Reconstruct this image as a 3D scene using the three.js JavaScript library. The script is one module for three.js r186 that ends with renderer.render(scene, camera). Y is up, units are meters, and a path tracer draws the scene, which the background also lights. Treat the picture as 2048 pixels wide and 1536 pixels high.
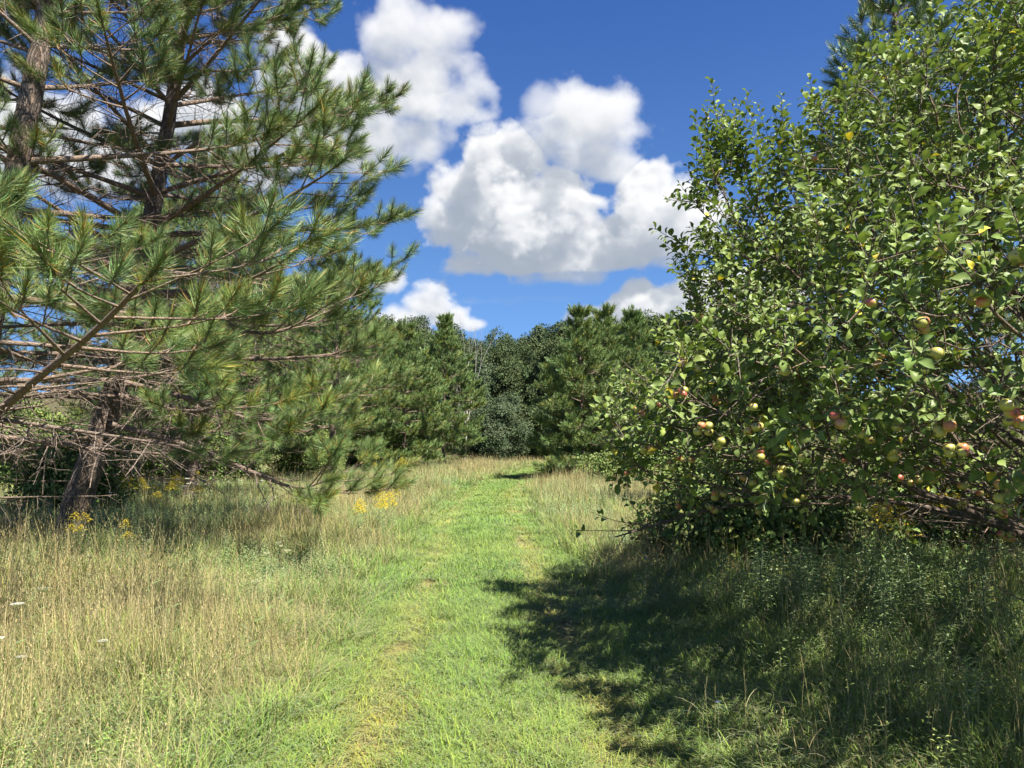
import * as THREE from 'three';
import { mergeGeometries } from 'three/addons/utils/BufferGeometryUtils.js';

// ------------------------------------------------------------------ camera, sky, sun, exposure
const EXPOSURE = 2.9;
const scene = new THREE.Scene();
const camera = new THREE.PerspectiveCamera(54.9, 4 / 3, 0.1, 1500);
camera.position.set(0, 1.6, 0);
camera.lookAt(0, 1.6 + Math.tan(4.33 * Math.PI / 180) * 10, -10);
camera.updateMatrixWorld();
const renderer = new THREE.WebGLRenderer({ antialias: true });
renderer.toneMapping = THREE.LinearToneMapping;
renderer.toneMappingExposure = EXPOSURE;
renderer.shadowMap.enabled = true;

const SUN = new THREE.Vector3(0.45, 1.0, 0.50).normalize();
const sun = new THREE.DirectionalLight(new THREE.Color().setRGB(1, 0.94, 0.83), 4.8);
sun.position.copy(SUN).multiplyScalar(80);
sun.target.position.set(0, 0, -20);
sun.position.add(sun.target.position);
sun.castShadow = true;
sun.shadow.mapSize.set(4096, 4096);
Object.assign(sun.shadow.camera, { left: -70, right: 70, top: 70, bottom: -70, near: 1, far: 250 });
scene.add(sun, sun.target);

// ------------------------------------------------------------------ small mathematics
const R2 = Math.PI / 180, V3 = THREE.Vector3;
function rng(seed) { let s = seed | 0; const f = () => { s = (s + 0x6d2b79f5) | 0; let t = Math.imul(s ^ (s >>> 15), 1 | s); t = (t + Math.imul(t ^ (t >>> 7), 61 | t)) ^ t; return ((t ^ (t >>> 14)) >>> 0) / 4294967296; }; f.r = (a, b) => a + (b - a) * f(); f.g = () => (f() + f() + f() + f() - 2) * 0.866; return f; }
const clamp = (x, a = 0, b = 1) => x < a ? a : x > b ? b : x, lerp = (a, b, t) => a + (b - a) * t, smooth = (a, b, x) => { const t = clamp((x - a) / (b - a)); return t * t * (3 - 2 * t); };
const PERM = new Float32Array(65536); { const r = rng(77); for (let i = 0; i < 65536; i++) PERM[i] = r(); }
const h3 = (x, y, z) => PERM[(Math.imul(x, 73856093) ^ Math.imul(y, 19349663) ^ Math.imul(z, 83492791)) & 65535];
function noise(x, y, z) {
  const X = Math.floor(x), Y = Math.floor(y), Z = Math.floor(z); let u = x - X, v = y - Y, w = z - Z;
  u = u * u * (3 - 2 * u); v = v * v * (3 - 2 * v); w = w * w * (3 - 2 * w);
  const a = lerp(lerp(h3(X, Y, Z), h3(X + 1, Y, Z), u), lerp(h3(X, Y + 1, Z), h3(X + 1, Y + 1, Z), u), v);
  const b = lerp(lerp(h3(X, Y, Z + 1), h3(X + 1, Y, Z + 1), u), lerp(h3(X, Y + 1, Z + 1), h3(X + 1, Y + 1, Z + 1), u), v);
  return lerp(a, b, w);
}
function fbm(x, y, z, o) { let s = 0, a = 0.5, n = 0; for (let i = 0; i < o; i++) { s += a * noise(x, y, z); n += a; a *= 0.52; x = x * 2.03 + 7.1; y = y * 2.03 + 3.7; z = z * 2.03 + 1.3; } return s / n; }

// ------------------------------------------------------------------ sky: air and cumulus clouds
{
  const CL = [[-9.0,30.1,2.2,1.6,0.5],[-7.0,29.7,2.0,1.4,0.5],[-5.2,30.1,1.4,0.9,0.4],[-9.9,28.3,1.5,1.7,0.45],[-10.5,26.9,1.4,1.3,0.4],[-17.0,27.9,1.6,1.4,0.9],[-15.8,25.8,2.7,2.2,0.9],[-13.1,25.7,2.0,2.0,0.8],[-14.6,23.3,2.9,2.7,0.9],[-12.7,24.1,2.9,2.5,0.7],[-9.3,25.2,3.8,2.1,0.6],[-6.5,25.9,2.7,1.8,0.6],[-4.0,25.1,2.2,1.5,0.6],[-6.0,27.4,1.4,1.3,0.5],[-10.8,22.7,3.8,2.2,0.5],[-7.5,22.6,2.5,1.5,0.4],[-13.1,21.0,2.5,1.3,0.6],[-33.0,19.2,3.2,2.2,0.9],[-30.3,18.2,3.2,1.8,0.8],[-37.1,19.2,4.3,2.5,0.9],[-26.1,21.0,2.2,1.4,0.7],[-22.8,22.0,2.9,1.8,0.7],[-19.3,19.8,3.2,1.6,0.7],[5.8,23.5,3.1,2.0,0.6],[8.0,23.0,1.8,1.9,0.6],[6.6,21.3,2.9,1.4,0.6],[2.4,24.9,1.6,1.0,0.25],[7.3,20.1,1.9,0.9,0.5],[-2.2,23.2,1.5,0.7,0.25],[-1.4,21.2,2.6,1.9,1.2],[-2.7,19.3,2.5,2.4,1.2],[-0.6,18.3,3.6,2.5,1.2],[-3.9,16.2,2.2,1.9,1],[3.2,18.3,2.7,2.0,1.2],[1.4,15.9,5.4,2.2,1.2],[11.0,18.6,2.0,1.9,1.2],[13.0,18.1,1.7,1.6,1.1],[11.9,16.8,3.2,2.1,1.1],[13.6,15.0,2.0,1.6,1],[8.5,15.1,4.7,1.7,1.1],[3.0,13.8,6.1,1.2,0.9],[8.8,14.0,4.7,1.3,0.8],[4.2,12.6,3.1,0.7,0.6],[6.1,12.4,1.4,0.6,0.5],[11.9,13.6,2.2,1.0,0.5],[-6.3,10.1,1.4,1.3,1],[-4.8,9.2,1.8,0.9,1],[-3.2,8.9,1.1,0.5,0.8],[-8.1,8.4,1.9,1.2,0.8],[-9.5,12.2,0.9,0.8,0.8],[9.5,11.0,1.6,1.4,1.2],[10.8,9.8,2.2,1.5,1.2],[13.4,11.0,1.7,1.2,1.2],[14.8,10.3,2.5,1.8,1.2],[6.4,9.4,1.6,0.7,0.8],[8.4,8.9,2.2,0.9,1],[18.0,10.3,2.9,1.8,1],[-2.5,10.7,3.1,0.3,0.1],[2.4,10.9,2.7,0.2,0.1]];
  const r = rng(5);
  for (let k = 0; k < 46; k++) {            // the same kind of clouds go on all round
    const az = r.r(44, 316), el = 6 + 50 * r() ** 1.3, size = r.r(0.7, 1.5), n = 4 + (r() * 7 | 0), kk = r.r(0.5, 1.2);
    for (let i = 0; i < n; i++) CL.push([az + r.g() * 5 * size, el + Math.abs(r.g()) * 1.6 * size, r.r(1.6, 3.4) * size, r.r(1.1, 2.1) * size, kk]);
  }
  const dirOf = (az, el) => [Math.sin(az * R2) * Math.cos(el * R2), Math.sin(el * R2), -Math.cos(az * R2) * Math.cos(el * R2)];
  const blobs = CL.map(([az, el, ra, re, k]) => {
    const c = dirOf(az, el), rt = [Math.cos(az * R2), 0, Math.sin(az * R2)], up = [-Math.sin(az * R2) * Math.sin(el * R2), Math.cos(el * R2), Math.cos(az * R2) * Math.sin(el * R2)];
    const a = ra * R2 * 1.32, e = re * R2 * 1.32; return { c, rt, up, a, e, d: Math.min(a, e * 1.6), k, cos: Math.cos(Math.max(a, e) * 1.6), q: k };
  });
  const field = (x, y, z, list, oct) => {     // cloud density at a point near the unit sphere
    let m = -1, kk = 1;
    for (const b of list) {
      const dx = x - b.c[0], dy = y - b.c[1], dz = z - b.c[2];
      const u = (dx * b.rt[0] + dz * b.rt[2]) / b.a, v = (dx * b.up[0] + dy * b.up[1] + dz * b.up[2]) / b.e, w = (dx * b.c[0] + dy * b.c[1] + dz * b.c[2]) / b.d;
      const d = 1 - Math.sqrt(u * u + v * v * (v < 0 ? 1.5 : 1) + w * w);
      if (d > m) { m = d; kk = b.k; }
    }
    if (m < -0.45) return 0;
    const n = fbm(x * 28, y * 34, z * 28, oct) - 0.5;
    const v = m + n * (kk < 0.7 ? 2.6 : 1.85) - (kk < 0.7 ? 0.0 : 0.03);
    return v <= 0 ? 0 : Math.min(1, v * (kk < 0.7 ? 1.1 : 2.6)) * kk;
  };
  const sunToCam = SUN;
  const colorAt = (x, y, z, out) => {
    const el = Math.asin(clamp(y, -1, 1)) / R2, cs = x * sunToCam.x + y * sunToCam.y + z * sunToCam.z;
    // clear air: paler near the horizon, deepest about 80-90 degrees from the sun
    const hz = Math.exp(-Math.max(0, el) / 17), away = 0.92 + 0.16 * Math.max(0, cs) + 0.25 * Math.max(0, cs) ** 8;
    let R = lerp(0.004, 0.35, hz) * away, G = lerp(0.056, 0.745, hz) * away, B = lerp(0.36, 1.39, hz) * away;
    const list = [];
    for (const b of blobs) if (x * b.c[0] + y * b.c[1] + z * b.c[2] > b.cos) list.push(b);
    if (list.length && el > 1) {
      let reach = 0; for (const b of list) reach = Math.max(reach, b.d);
      reach *= 1.3; const N = 20, ds = 2 * reach / N; let T = 1, cr = 0, cg = 0, cb = 0;
      const j = h3((x * 9000) | 0, (y * 9000) | 0, (z * 9000) | 0);
      for (let i = 0; i < N && T > 0.02; i++) {
        const s = 1 - reach + (i + 0.3 * j + 0.35) * ds, px = x * s, py = y * s, pz = z * s;
        const den = field(px, py, pz, list, 6);
        if (den <= 0) continue;
        let tau = 0;
        for (let q = 1; q <= 4; q++) { const l = 0.007 * q * (1 + 0.4 * q); tau += field(px + SUN.x * l, py + SUN.y * l, pz + SUN.z * l, list, 3) * 0.012 * q; }
        const lit = 0.8 * Math.exp(-tau * 42) + 0.2 * Math.exp(-tau * 11), a = 1 - Math.exp(-den * ds * 95);
        cr += T * a * (0.37 + 0.72 * lit); cg += T * a * (0.43 + 0.66 * lit); cb += T * a * (0.52 + 0.57 * lit);
        T *= 1 - a;
      }
      R = R * T + cr; G = G * T + cg; B = B * T + cb;
    }
    out[0] = R / EXPOSURE; out[1] = G / EXPOSURE; out[2] = B / EXPOSURE;
  };
  const W = 4096, H = 2048, data = new Float32Array(W * H * 4), q = 4, lw = W / q, lh = H / q, low = new Float32Array(lw * lh * 3), o = [0, 0, 0];
  const at = (i, j, w, h) => { const lon = (i + 0.5) / w * 2 * Math.PI - Math.PI, lat = (j + 0.5) / h * Math.PI - Math.PI / 2; return [Math.cos(lat) * Math.cos(lon), Math.sin(lat), Math.cos(lat) * Math.sin(lon)]; };
  for (let j = lh / 2 | 0; j < lh; j++) for (let i = 0; i < lw; i++) { colorAt(...at(i, j, lw, lh), o); low.set(o, (j * lw + i) * 3); }
  for (let j = 0; j < H; j++) for (let i = 0; i < W; i++) {
    const k = (j * W + i) * 4, az = (i + 0.5) / W * 360 - 90, el = (j + 0.5) / H * 180 - 90;   // az: degrees right of the view
    if (el < 0) { o[0] = 0.05 / EXPOSURE; o[1] = 0.06 / EXPOSURE; o[2] = 0.03 / EXPOSURE; }
    else if (Math.abs(az) < 42 && el < 38) colorAt(...at(i, j, W, H), o);
    else {
      const x = (i + 0.5) / q - 0.5, y = Math.min((j + 0.5) / q - 0.5, lh - 1.001), X = Math.floor(x), Y = Math.max(Math.floor(y), lh / 2 | 0), u = x - X, v = clamp(y - Y);
      for (let c = 0; c < 3; c++) { const g = (a, b) => low[(Math.min(b, lh - 1) * lw + (a + lw) % lw) * 3 + c]; o[c] = lerp(lerp(g(X, Y), g(X + 1, Y), u), lerp(g(X, Y + 1), g(X + 1, Y + 1), u), v); }
    }
    data[k] = o[0]; data[k + 1] = o[1]; data[k + 2] = o[2]; data[k + 3] = 1;
  }
  const sky = new THREE.DataTexture(data, W, H, THREE.RGBAFormat, THREE.FloatType);
  sky.mapping = THREE.EquirectangularReflectionMapping; sky.magFilter = THREE.LinearFilter; sky.needsUpdate = true;
  scene.background = sky; scene.environment = sky;
}

// ------------------------------------------------------------------ helpers: naming, meshes, textures
const used = new Map();
const numbered = (n) => { const k = used.get(n) ?? 0; used.set(n, k + 1); return k ? n + '_' + String(k).padStart(3, '0') : n; };
function tag(o, label, category, group, kind) { o.userData.label = label; o.userData.category = category; if (group) o.userData.group = group; if (kind) o.userData.kind = kind; return o; }
function thing(name, x, y, z, turn = 0) { const o = new THREE.Group(); o.name = numbered(name); o.position.set(x, y, z); o.rotation.y = turn; scene.add(o); return o; }
function part(name, geometry, material, parent) { const m = new THREE.Mesh(geometry, material); m.name = name; m.castShadow = m.receiveShadow = true; parent.add(m); return m; }
function copies(name, geometry, material, list, parent, kind = 'stuff') {  // list: {m: Matrix4, c: Color}
  const o = new THREE.InstancedMesh(geometry, material, list.length); o.name = name; o.castShadow = o.receiveShadow = true; if (kind) o.userData.kind = kind;
  list.forEach((e, i) => { o.setMatrixAt(i, e.m); if (e.c) o.setColorAt(i, e.c); }); parent.add(o); return o;
}
class MB {   // mesh builder: triangles with normals, uv in metres and colours
  constructor() { this.p = []; this.n = []; this.t = []; this.c = []; this.i = []; }
  v(x, y, z, nx, ny, nz, u, w, c) { this.p.push(x, y, z); this.n.push(nx, ny, nz); this.t.push(u, w); this.c.push(c[0], c[1], c[2]); return this.p.length / 3 - 1; }
  tri(a, b, c) { this.i.push(a, b, c); }
  tube(pts, rad, sides, c = [1, 1, 1], bump) {   // pts: Vector3[], rad: number[]
    const n = pts.length; let up = Math.abs(tmpT.subVectors(pts[1], pts[0]).normalize().y) < 0.9 ? new V3(0, 1, 0) : new V3(1, 0, 0), start = this.p.length / 3, len = 0;
    const a = new V3(), b = new V3();
    for (let k = 0; k < n; k++) {
      tmpT.subVectors(pts[Math.min(k + 1, n - 1)], pts[Math.max(k - 1, 0)]).normalize();
      a.crossVectors(up, tmpT).normalize(); b.crossVectors(tmpT, a); up.copy(b);
      if (k) len += pts[k].distanceTo(pts[k - 1]);
      for (let s = 0; s <= sides; s++) {
        const g = s / sides * 2 * Math.PI, cx = Math.cos(g), sy = Math.sin(g), nx = a.x * cx + b.x * sy, ny = a.y * cx + b.y * sy, nz = a.z * cx + b.z * sy;
        let r = rad[k]; if (bump) r *= 1 + bump * (fbm((pts[k].x + nx * r) * 9, (pts[k].y + ny * r) * 4, (pts[k].z + nz * r) * 9, 3) - 0.5);
        this.v(pts[k].x + nx * r, pts[k].y + ny * r, pts[k].z + nz * r, nx, ny, nz, s / sides * 2 * Math.PI * rad[0], len, c);
      }
    }
    for (let k = 0; k < n - 1; k++) for (let s = 0; s < sides; s++) { const i = start + k * (sides + 1) + s, j = i + sides + 1; this.i.push(i, i + 1, j, i + 1, j + 1, j); }
  }
  geo() {
    const g = new THREE.BufferGeometry();
    g.setAttribute('position', new THREE.Float32BufferAttribute(this.p, 3)); g.setAttribute('normal', new THREE.Float32BufferAttribute(this.n, 3));
    g.setAttribute('uv', new THREE.Float32BufferAttribute(this.t, 2)); g.setAttribute('color', new THREE.Float32BufferAttribute(this.c, 3)); g.setIndex(this.i);
    return g;
  }
}
const tmpT = new V3();
function canvasTexture(size, fn, srgb = true, repeat = 1) {
  const d = new Uint8Array(size * size * 4);
  for (let y = 0; y < size; y++) for (let x = 0; x < size; x++) { const c = fn(x / size, y / size), k = (y * size + x) * 4; d[k] = clamp(c[0]) * 255; d[k + 1] = clamp(c[1]) * 255; d[k + 2] = clamp(c[2]) * 255; d[k + 3] = 255; }
  const t = new THREE.DataTexture(d, size, size); t.magFilter = THREE.LinearFilter; t.wrapS = t.wrapT = THREE.RepeatWrapping; t.repeat.set(repeat, repeat); if (srgb) t.colorSpace = THREE.SRGBColorSpace; t.needsUpdate = true; return t;
}
const wrapN = (u, v, f, o) => { const a = u * 2 * Math.PI, b = v * 2 * Math.PI, r = f / 6.283; return fbm(Math.cos(a) * r + Math.cos(b) * r * 0.7 + 9, Math.sin(a) * r + 4, Math.sin(b) * r + Math.cos(b) * r * 0.71 + 2, o); };
const barkH = (u, v) => { const f = wrapN(u, v, 26, 3), p = Math.abs(wrapN(u + 0.3, v * 1 + 0.1, 14, 4) - 0.5) * 5; return clamp(0.25 * f + 0.75 * Math.min(1, p * 1.6)); };
const lin = (r, g, b) => new THREE.Color().setRGB(r, g, b);
const barkMap = canvasTexture(512, (u, v) => { const h = barkH(u, v), f = wrapN(u, v, 60, 2), p = wrapN(u + 0.5, v + 0.2, 7, 2); const t = 0.45 + 0.5 * h + 0.25 * (f - 0.5); return [t * (1 + 0.12 * (p - 0.3)), t * 0.97, t * (0.97 - 0.15 * (p - 0.3))]; });
const barkBump = canvasTexture(512, (u, v) => { const h = barkH(u, v); return [h, h, h]; }, false);
const withRepeat = (t, x, y) => { const c = t.clone(); c.repeat.set(x, y); c.needsUpdate = true; return c; };
const M = {
  trunk: new THREE.MeshStandardMaterial({ color: lin(0.30, 0.26, 0.23), map: withRepeat(barkMap, 1.6, 1.1), bumpMap: withRepeat(barkBump, 1.6, 1.1), bumpScale: 0.02, roughness: 0.95 }),
  branch: new THREE.MeshStandardMaterial({ color: lin(0.37, 0.315, 0.265), vertexColors: true, map: withRepeat(barkMap, 6, 4), bumpMap: withRepeat(barkBump, 6, 4), bumpScale: 0.004, roughness: 0.95 }),
  appleBark: new THREE.MeshStandardMaterial({ color: lin(0.26, 0.23, 0.19), vertexColors: true, map: withRepeat(barkMap, 5, 3), bumpMap: withRepeat(barkBump, 5, 3), bumpScale: 0.004, roughness: 0.95 }),
  farBark: new THREE.MeshStandardMaterial({ color: lin(0.25, 0.21, 0.17), vertexColors: true, roughness: 1 }),
  needle: new THREE.MeshStandardMaterial({ color: lin(1, 1, 1), vertexColors: true, roughness: 0.5, side: THREE.DoubleSide }),
  leaf: new THREE.MeshPhysicalMaterial({ color: lin(1, 1, 1), vertexColors: true, roughness: 1, transmission: 0.3, clearcoat: 0.3, clearcoatRoughness: 0.36, side: THREE.DoubleSide }),
  farLeaf: new THREE.MeshStandardMaterial({ color: lin(1, 1, 1), vertexColors: true, roughness: 0.8, side: THREE.DoubleSide }),
  grass: new THREE.MeshPhysicalMaterial({ color: lin(1, 1, 1), vertexColors: true, roughness: 1, transmission: 0.36, clearcoat: 0.12, clearcoatRoughness: 0.45, side: THREE.DoubleSide }),
  petal: new THREE.MeshPhysicalMaterial({ color: lin(1, 1, 1), vertexColors: true, roughness: 1, transmission: 0.3, side: THREE.DoubleSide }),
  apple: new THREE.MeshPhysicalMaterial({ color: lin(1, 1, 1), vertexColors: true, roughness: 0.45, clearcoat: 0.5, clearcoatRoughness: 0.25 }),
};
const inView = (p, margin = 0) => { const q = p.clone().project(camera); return q.z < 1 && Math.abs(q.x) < 1 + margin && Math.abs(q.y) < 1 + margin; };
const basis = (pos, y, z, s, sx = s) => {   // a matrix with local +Y along y and local +Z as near to z as it can be
  const Y = y.clone().normalize(), Z = z.clone().addScaledVector(Y, -z.dot(Y)); if (Z.lengthSq() < 1e-6) Z.set(Y.y, -Y.x, 0.01).addScaledVector(Y, -Y.y * Y.x + Y.x * Y.y); Z.normalize();
  const X = new V3().crossVectors(Y, Z); return new THREE.Matrix4().makeBasis(X.multiplyScalar(sx), Y.multiplyScalar(s), Z.multiplyScalar(s)).setPosition(pos);
};
const randDir = (r) => { const z = r.r(-1, 1), a = r() * 6.2832, q = Math.sqrt(1 - z * z); return new V3(q * Math.cos(a), z, q * Math.sin(a)); };

// ------------------------------------------------------------------ terrain and path
const PATH = [[6, 0.1], [0, 0], [-4, -0.1], [-10, -0.4], [-16, -0.65], [-20, -0.70], [-25, -0.52], [-30, -0.05], [-36, 0.75], [-43, 1.9], [-50, 3.6], [-58, 6.4], [-70, 12]];
const pathX = (z) => { for (let i = 0; i < PATH.length - 1; i++) if (z >= PATH[i + 1][0]) { const t = (PATH[i][0] - z) / (PATH[i][0] - PATH[i + 1][0]); return lerp(PATH[i][1], PATH[i + 1][1], clamp(t)); } return 12; };
const HALF = 1.14, halfAt = (z) => lerp(HALF, 0.88, smooth(-14, -36, z));
function ground(x, z) {
  const off = Math.abs(x - pathX(z)), far = Math.hypot(x, z);
  let y = (fbm(x * 0.35 + 40, 3, z * 0.35 + 9, 2) - 0.5) * 0.16 * smooth(0.9, 2.4, off) + (fbm(x * 1.3, 7, z * 1.3, 2) - 0.5) * 0.06;
  y -= 0.03 * (Math.exp(-(((off - 0.68) / 0.28) ** 2)));                       // two shallow wheel tracks
  y += smooth(-50, -120, z) * 7 + smooth(70, 200, far) * 4;
  return y;
}
{
  const xs = [], zs = []; const put = (a, lo, hi, f) => { let x = lo; while (x < hi) { a.push(x); x += f(x); } a.push(hi); };
  put(xs, -260, 260, (x) => Math.abs(x) < 8 ? 0.25 : Math.abs(x) < 30 ? 1 : 8); put(zs, -300, 120, (z) => z < 4 && z > -26 ? 0.25 : z < 10 && z > -70 ? 1 : 8);
  const mb = new MB(), w = xs.length;
  for (const z of zs) for (const x of xs) mb.v(x, ground(x, z), z, 0, 1, 0, x, z, [1, 1, 1]);
  for (let j = 0; j < zs.length - 1; j++) for (let i = 0; i < w - 1; i++) { const a = j * w + i; mb.i.push(a, a + w, a + 1, a + 1, a + w, a + w + 1); }
  const g = mb.geo(); g.computeVertexNormals();
  const soil = canvasTexture(512, (u, v) => { const a = wrapN(u, v, 9, 4), b = wrapN(u + 0.4, v, 70, 2), t = 0.75 + 0.5 * (b - 0.5) * 1.4; return [t * lerp(0.34, 0.42, a), t * lerp(0.36, 0.38, a), t * lerp(0.17, 0.23, a)]; }, true, 0.5);
  const o = new THREE.Mesh(g, new THREE.MeshStandardMaterial({ map: soil, roughness: 1 })); o.name = 'ground'; o.receiveShadow = true; o.userData.kind = 'structure'; scene.add(o);
  tag(o, 'grassy meadow ground sloping up to the wood', 'ground');
  // the mown track as a thin sheet on the ground
  const pb = new MB(), S = 14; let rows = 0;
  for (let z = 4; z > -62; z -= 0.3) { for (let s = 0; s <= S; s++) { const e = halfAt(z) * (1 + 0.12 * (noise(z * 0.8, 5, s) - 0.5)), x = pathX(z) + (s / S * 2 - 1) * e; pb.v(x, ground(x, z) + 0.012, z, 0, 1, 0, x, z, [1, 1, 1]); } rows++; }
  for (let j = 0; j < rows - 1; j++) for (let s = 0; s < S; s++) { const a = j * (S + 1) + s; pb.i.push(a, a + 1, a + S + 1, a + 1, a + S + 2, a + S + 1); }
  const pg = pb.geo(); pg.computeVertexNormals();
  const thatch = canvasTexture(512, (u, v) => { const a = wrapN(u, v, 8, 4), b = wrapN(u + 0.4, v, 80, 2), t = 0.8 + 0.9 * (b - 0.5); return [t * lerp(0.42, 0.55, a), t * lerp(0.44, 0.5, a), t * lerp(0.22, 0.30, a)]; }, true, 0.6);
  const p = new THREE.Mesh(pg, new THREE.MeshStandardMaterial({ map: thatch, roughness: 1 })); p.name = 'path'; p.receiveShadow = true; p.userData.kind = 'structure'; scene.add(p);
  tag(p, 'mown grass track with two wheel ruts bending behind the far pines', 'path');
}

// ------------------------------------------------------------------ red pines
function tuftGeo(n, width, seed, len = 0.135) {    // needles round a shoot along +Y, 0.16 m long, with a bud
  const r = rng(seed), mb = new MB();
  const bud = [0.20, 0.11, 0.06];
  mb.tube([new V3(0, -0.04, 0), new V3(0, 0.08, 0), new V3(0, 0.155, 0)], [0.006, 0.006, 0.005], 4, [0.23, 0.16, 0.10]);
  mb.tube([new V3(0, 0.15, 0), new V3(0, 0.165, 0), new V3(0, 0.19, 0)], [0.006, 0.010, 0.001], 5, bud);
  for (let i = 0; i < n; i++) {
    const y0 = r.r(0, 0.16), a = r() * 6.283, t = y0 / 0.16, ang = lerp(1.35, 0.28, t ** 1.1) + r.g() * 0.2, L = len * r.r(0.75, 1.12), cb = r.r(0.10, 0.28);
    const o = [Math.cos(a), Math.sin(a)], shade = r.r(0.7, 1.25), old = r() < 0.05;
    const c = old ? [0.36 * shade, 0.24 * shade, 0.06] : [0.15 * shade * r.r(0.8, 1.25), 0.23 * shade, 0.07 * shade];
    const P = (s) => { const th = ang - cb * s; return [o[0] * (0.005 + Math.sin(th) * L * s), y0 + Math.cos(th) * L * s, o[1] * (0.005 + Math.sin(th) * L * s)]; };
    const w = width * 0.5, tw = r() * 6.28, sx = -o[1] * Math.cos(tw) , sz = o[0] * Math.cos(tw), sy = Math.sin(tw) * 0.7;
    const nn = [o[0] * 0.5, 0.8, o[1] * 0.5]; const q0 = P(0), q1 = P(0.55), q2 = P(1);
    const i0 = mb.v(q0[0] - sx * w, q0[1] - sy * w, q0[2] - sz * w, ...nn, 0, 0, c), i1 = mb.v(q0[0] + sx * w, q0[1] + sy * w, q0[2] + sz * w, ...nn, 0, 0, c);
    const i2 = mb.v(q1[0] - sx * w, q1[1] - sy * w, q1[2] - sz * w, ...nn, 0, 0, c), i3 = mb.v(q1[0] + sx * w, q1[1] + sy * w, q1[2] + sz * w, ...nn, 0, 0, c), i4 = mb.v(q2[0], q2[1], q2[2], ...nn, 0, 0, c);
    mb.i.push(i0, i1, i2, i1, i3, i2, i2, i3, i4);
  }
  const g = mb.geo(); g.deleteAttribute('normal'); g.computeVertexNormals(); return g;
}
const TUFT = { near: tuftGeo(210, 0.0032, 11, 0.15), mid: tuftGeo(110, 0.0056, 12, 0.15), far: tuftGeo(60, 0.011, 13, 0.16) };
const TUFTMAT = [[1, 1, 1], [0.86, 0.96, 1.0], [1.25, 1.1, 0.75], [0.8, 0.86, 0.85], [1.1, 1.08, 0.95]].map((c) => { const m = M.needle.clone(); m.color.setRGB(...c); return m; });
function bendPath(start, dir, len, n, r, opts) {    // a limb: droop, lift at the tip and wander
  const pts = [start.clone()], d = dir.clone().normalize(), step = len / n; let p = start.clone();
  for (let k = 1; k <= n; k++) {
    const t = k / n; d.y += ((opts.sag ?? 0) * (1 - t) + (opts.lift ?? 0) * t * t) / n; d.x += r.g() * (opts.wander ?? 0.1); d.z += r.g() * (opts.wander ?? 0.1); d.y += r.g() * (opts.wander ?? 0.1) * 0.6; d.normalize();
    p = p.clone().addScaledVector(d, step); pts.push(p);
  }
  return pts;
}
const tipDir = (pts) => new V3().subVectors(pts[pts.length - 1], pts[pts.length - 2]).normalize();
const atFrac = (pts, f) => { const q = f * (pts.length - 1), i = Math.min(Math.floor(q), pts.length - 2); return { p: pts[i].clone().lerp(pts[i + 1], q - i), d: new V3().subVectors(pts[i + 1], pts[i]).normalize() }; };
const taper = (n, a, b) => Array.from({ length: n }, (_, k) => lerp(a, b, (k / (n - 1)) ** 0.8));
const TAN = [1, 1, 1], GREY = [0.88, 0.9, 0.92];
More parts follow.
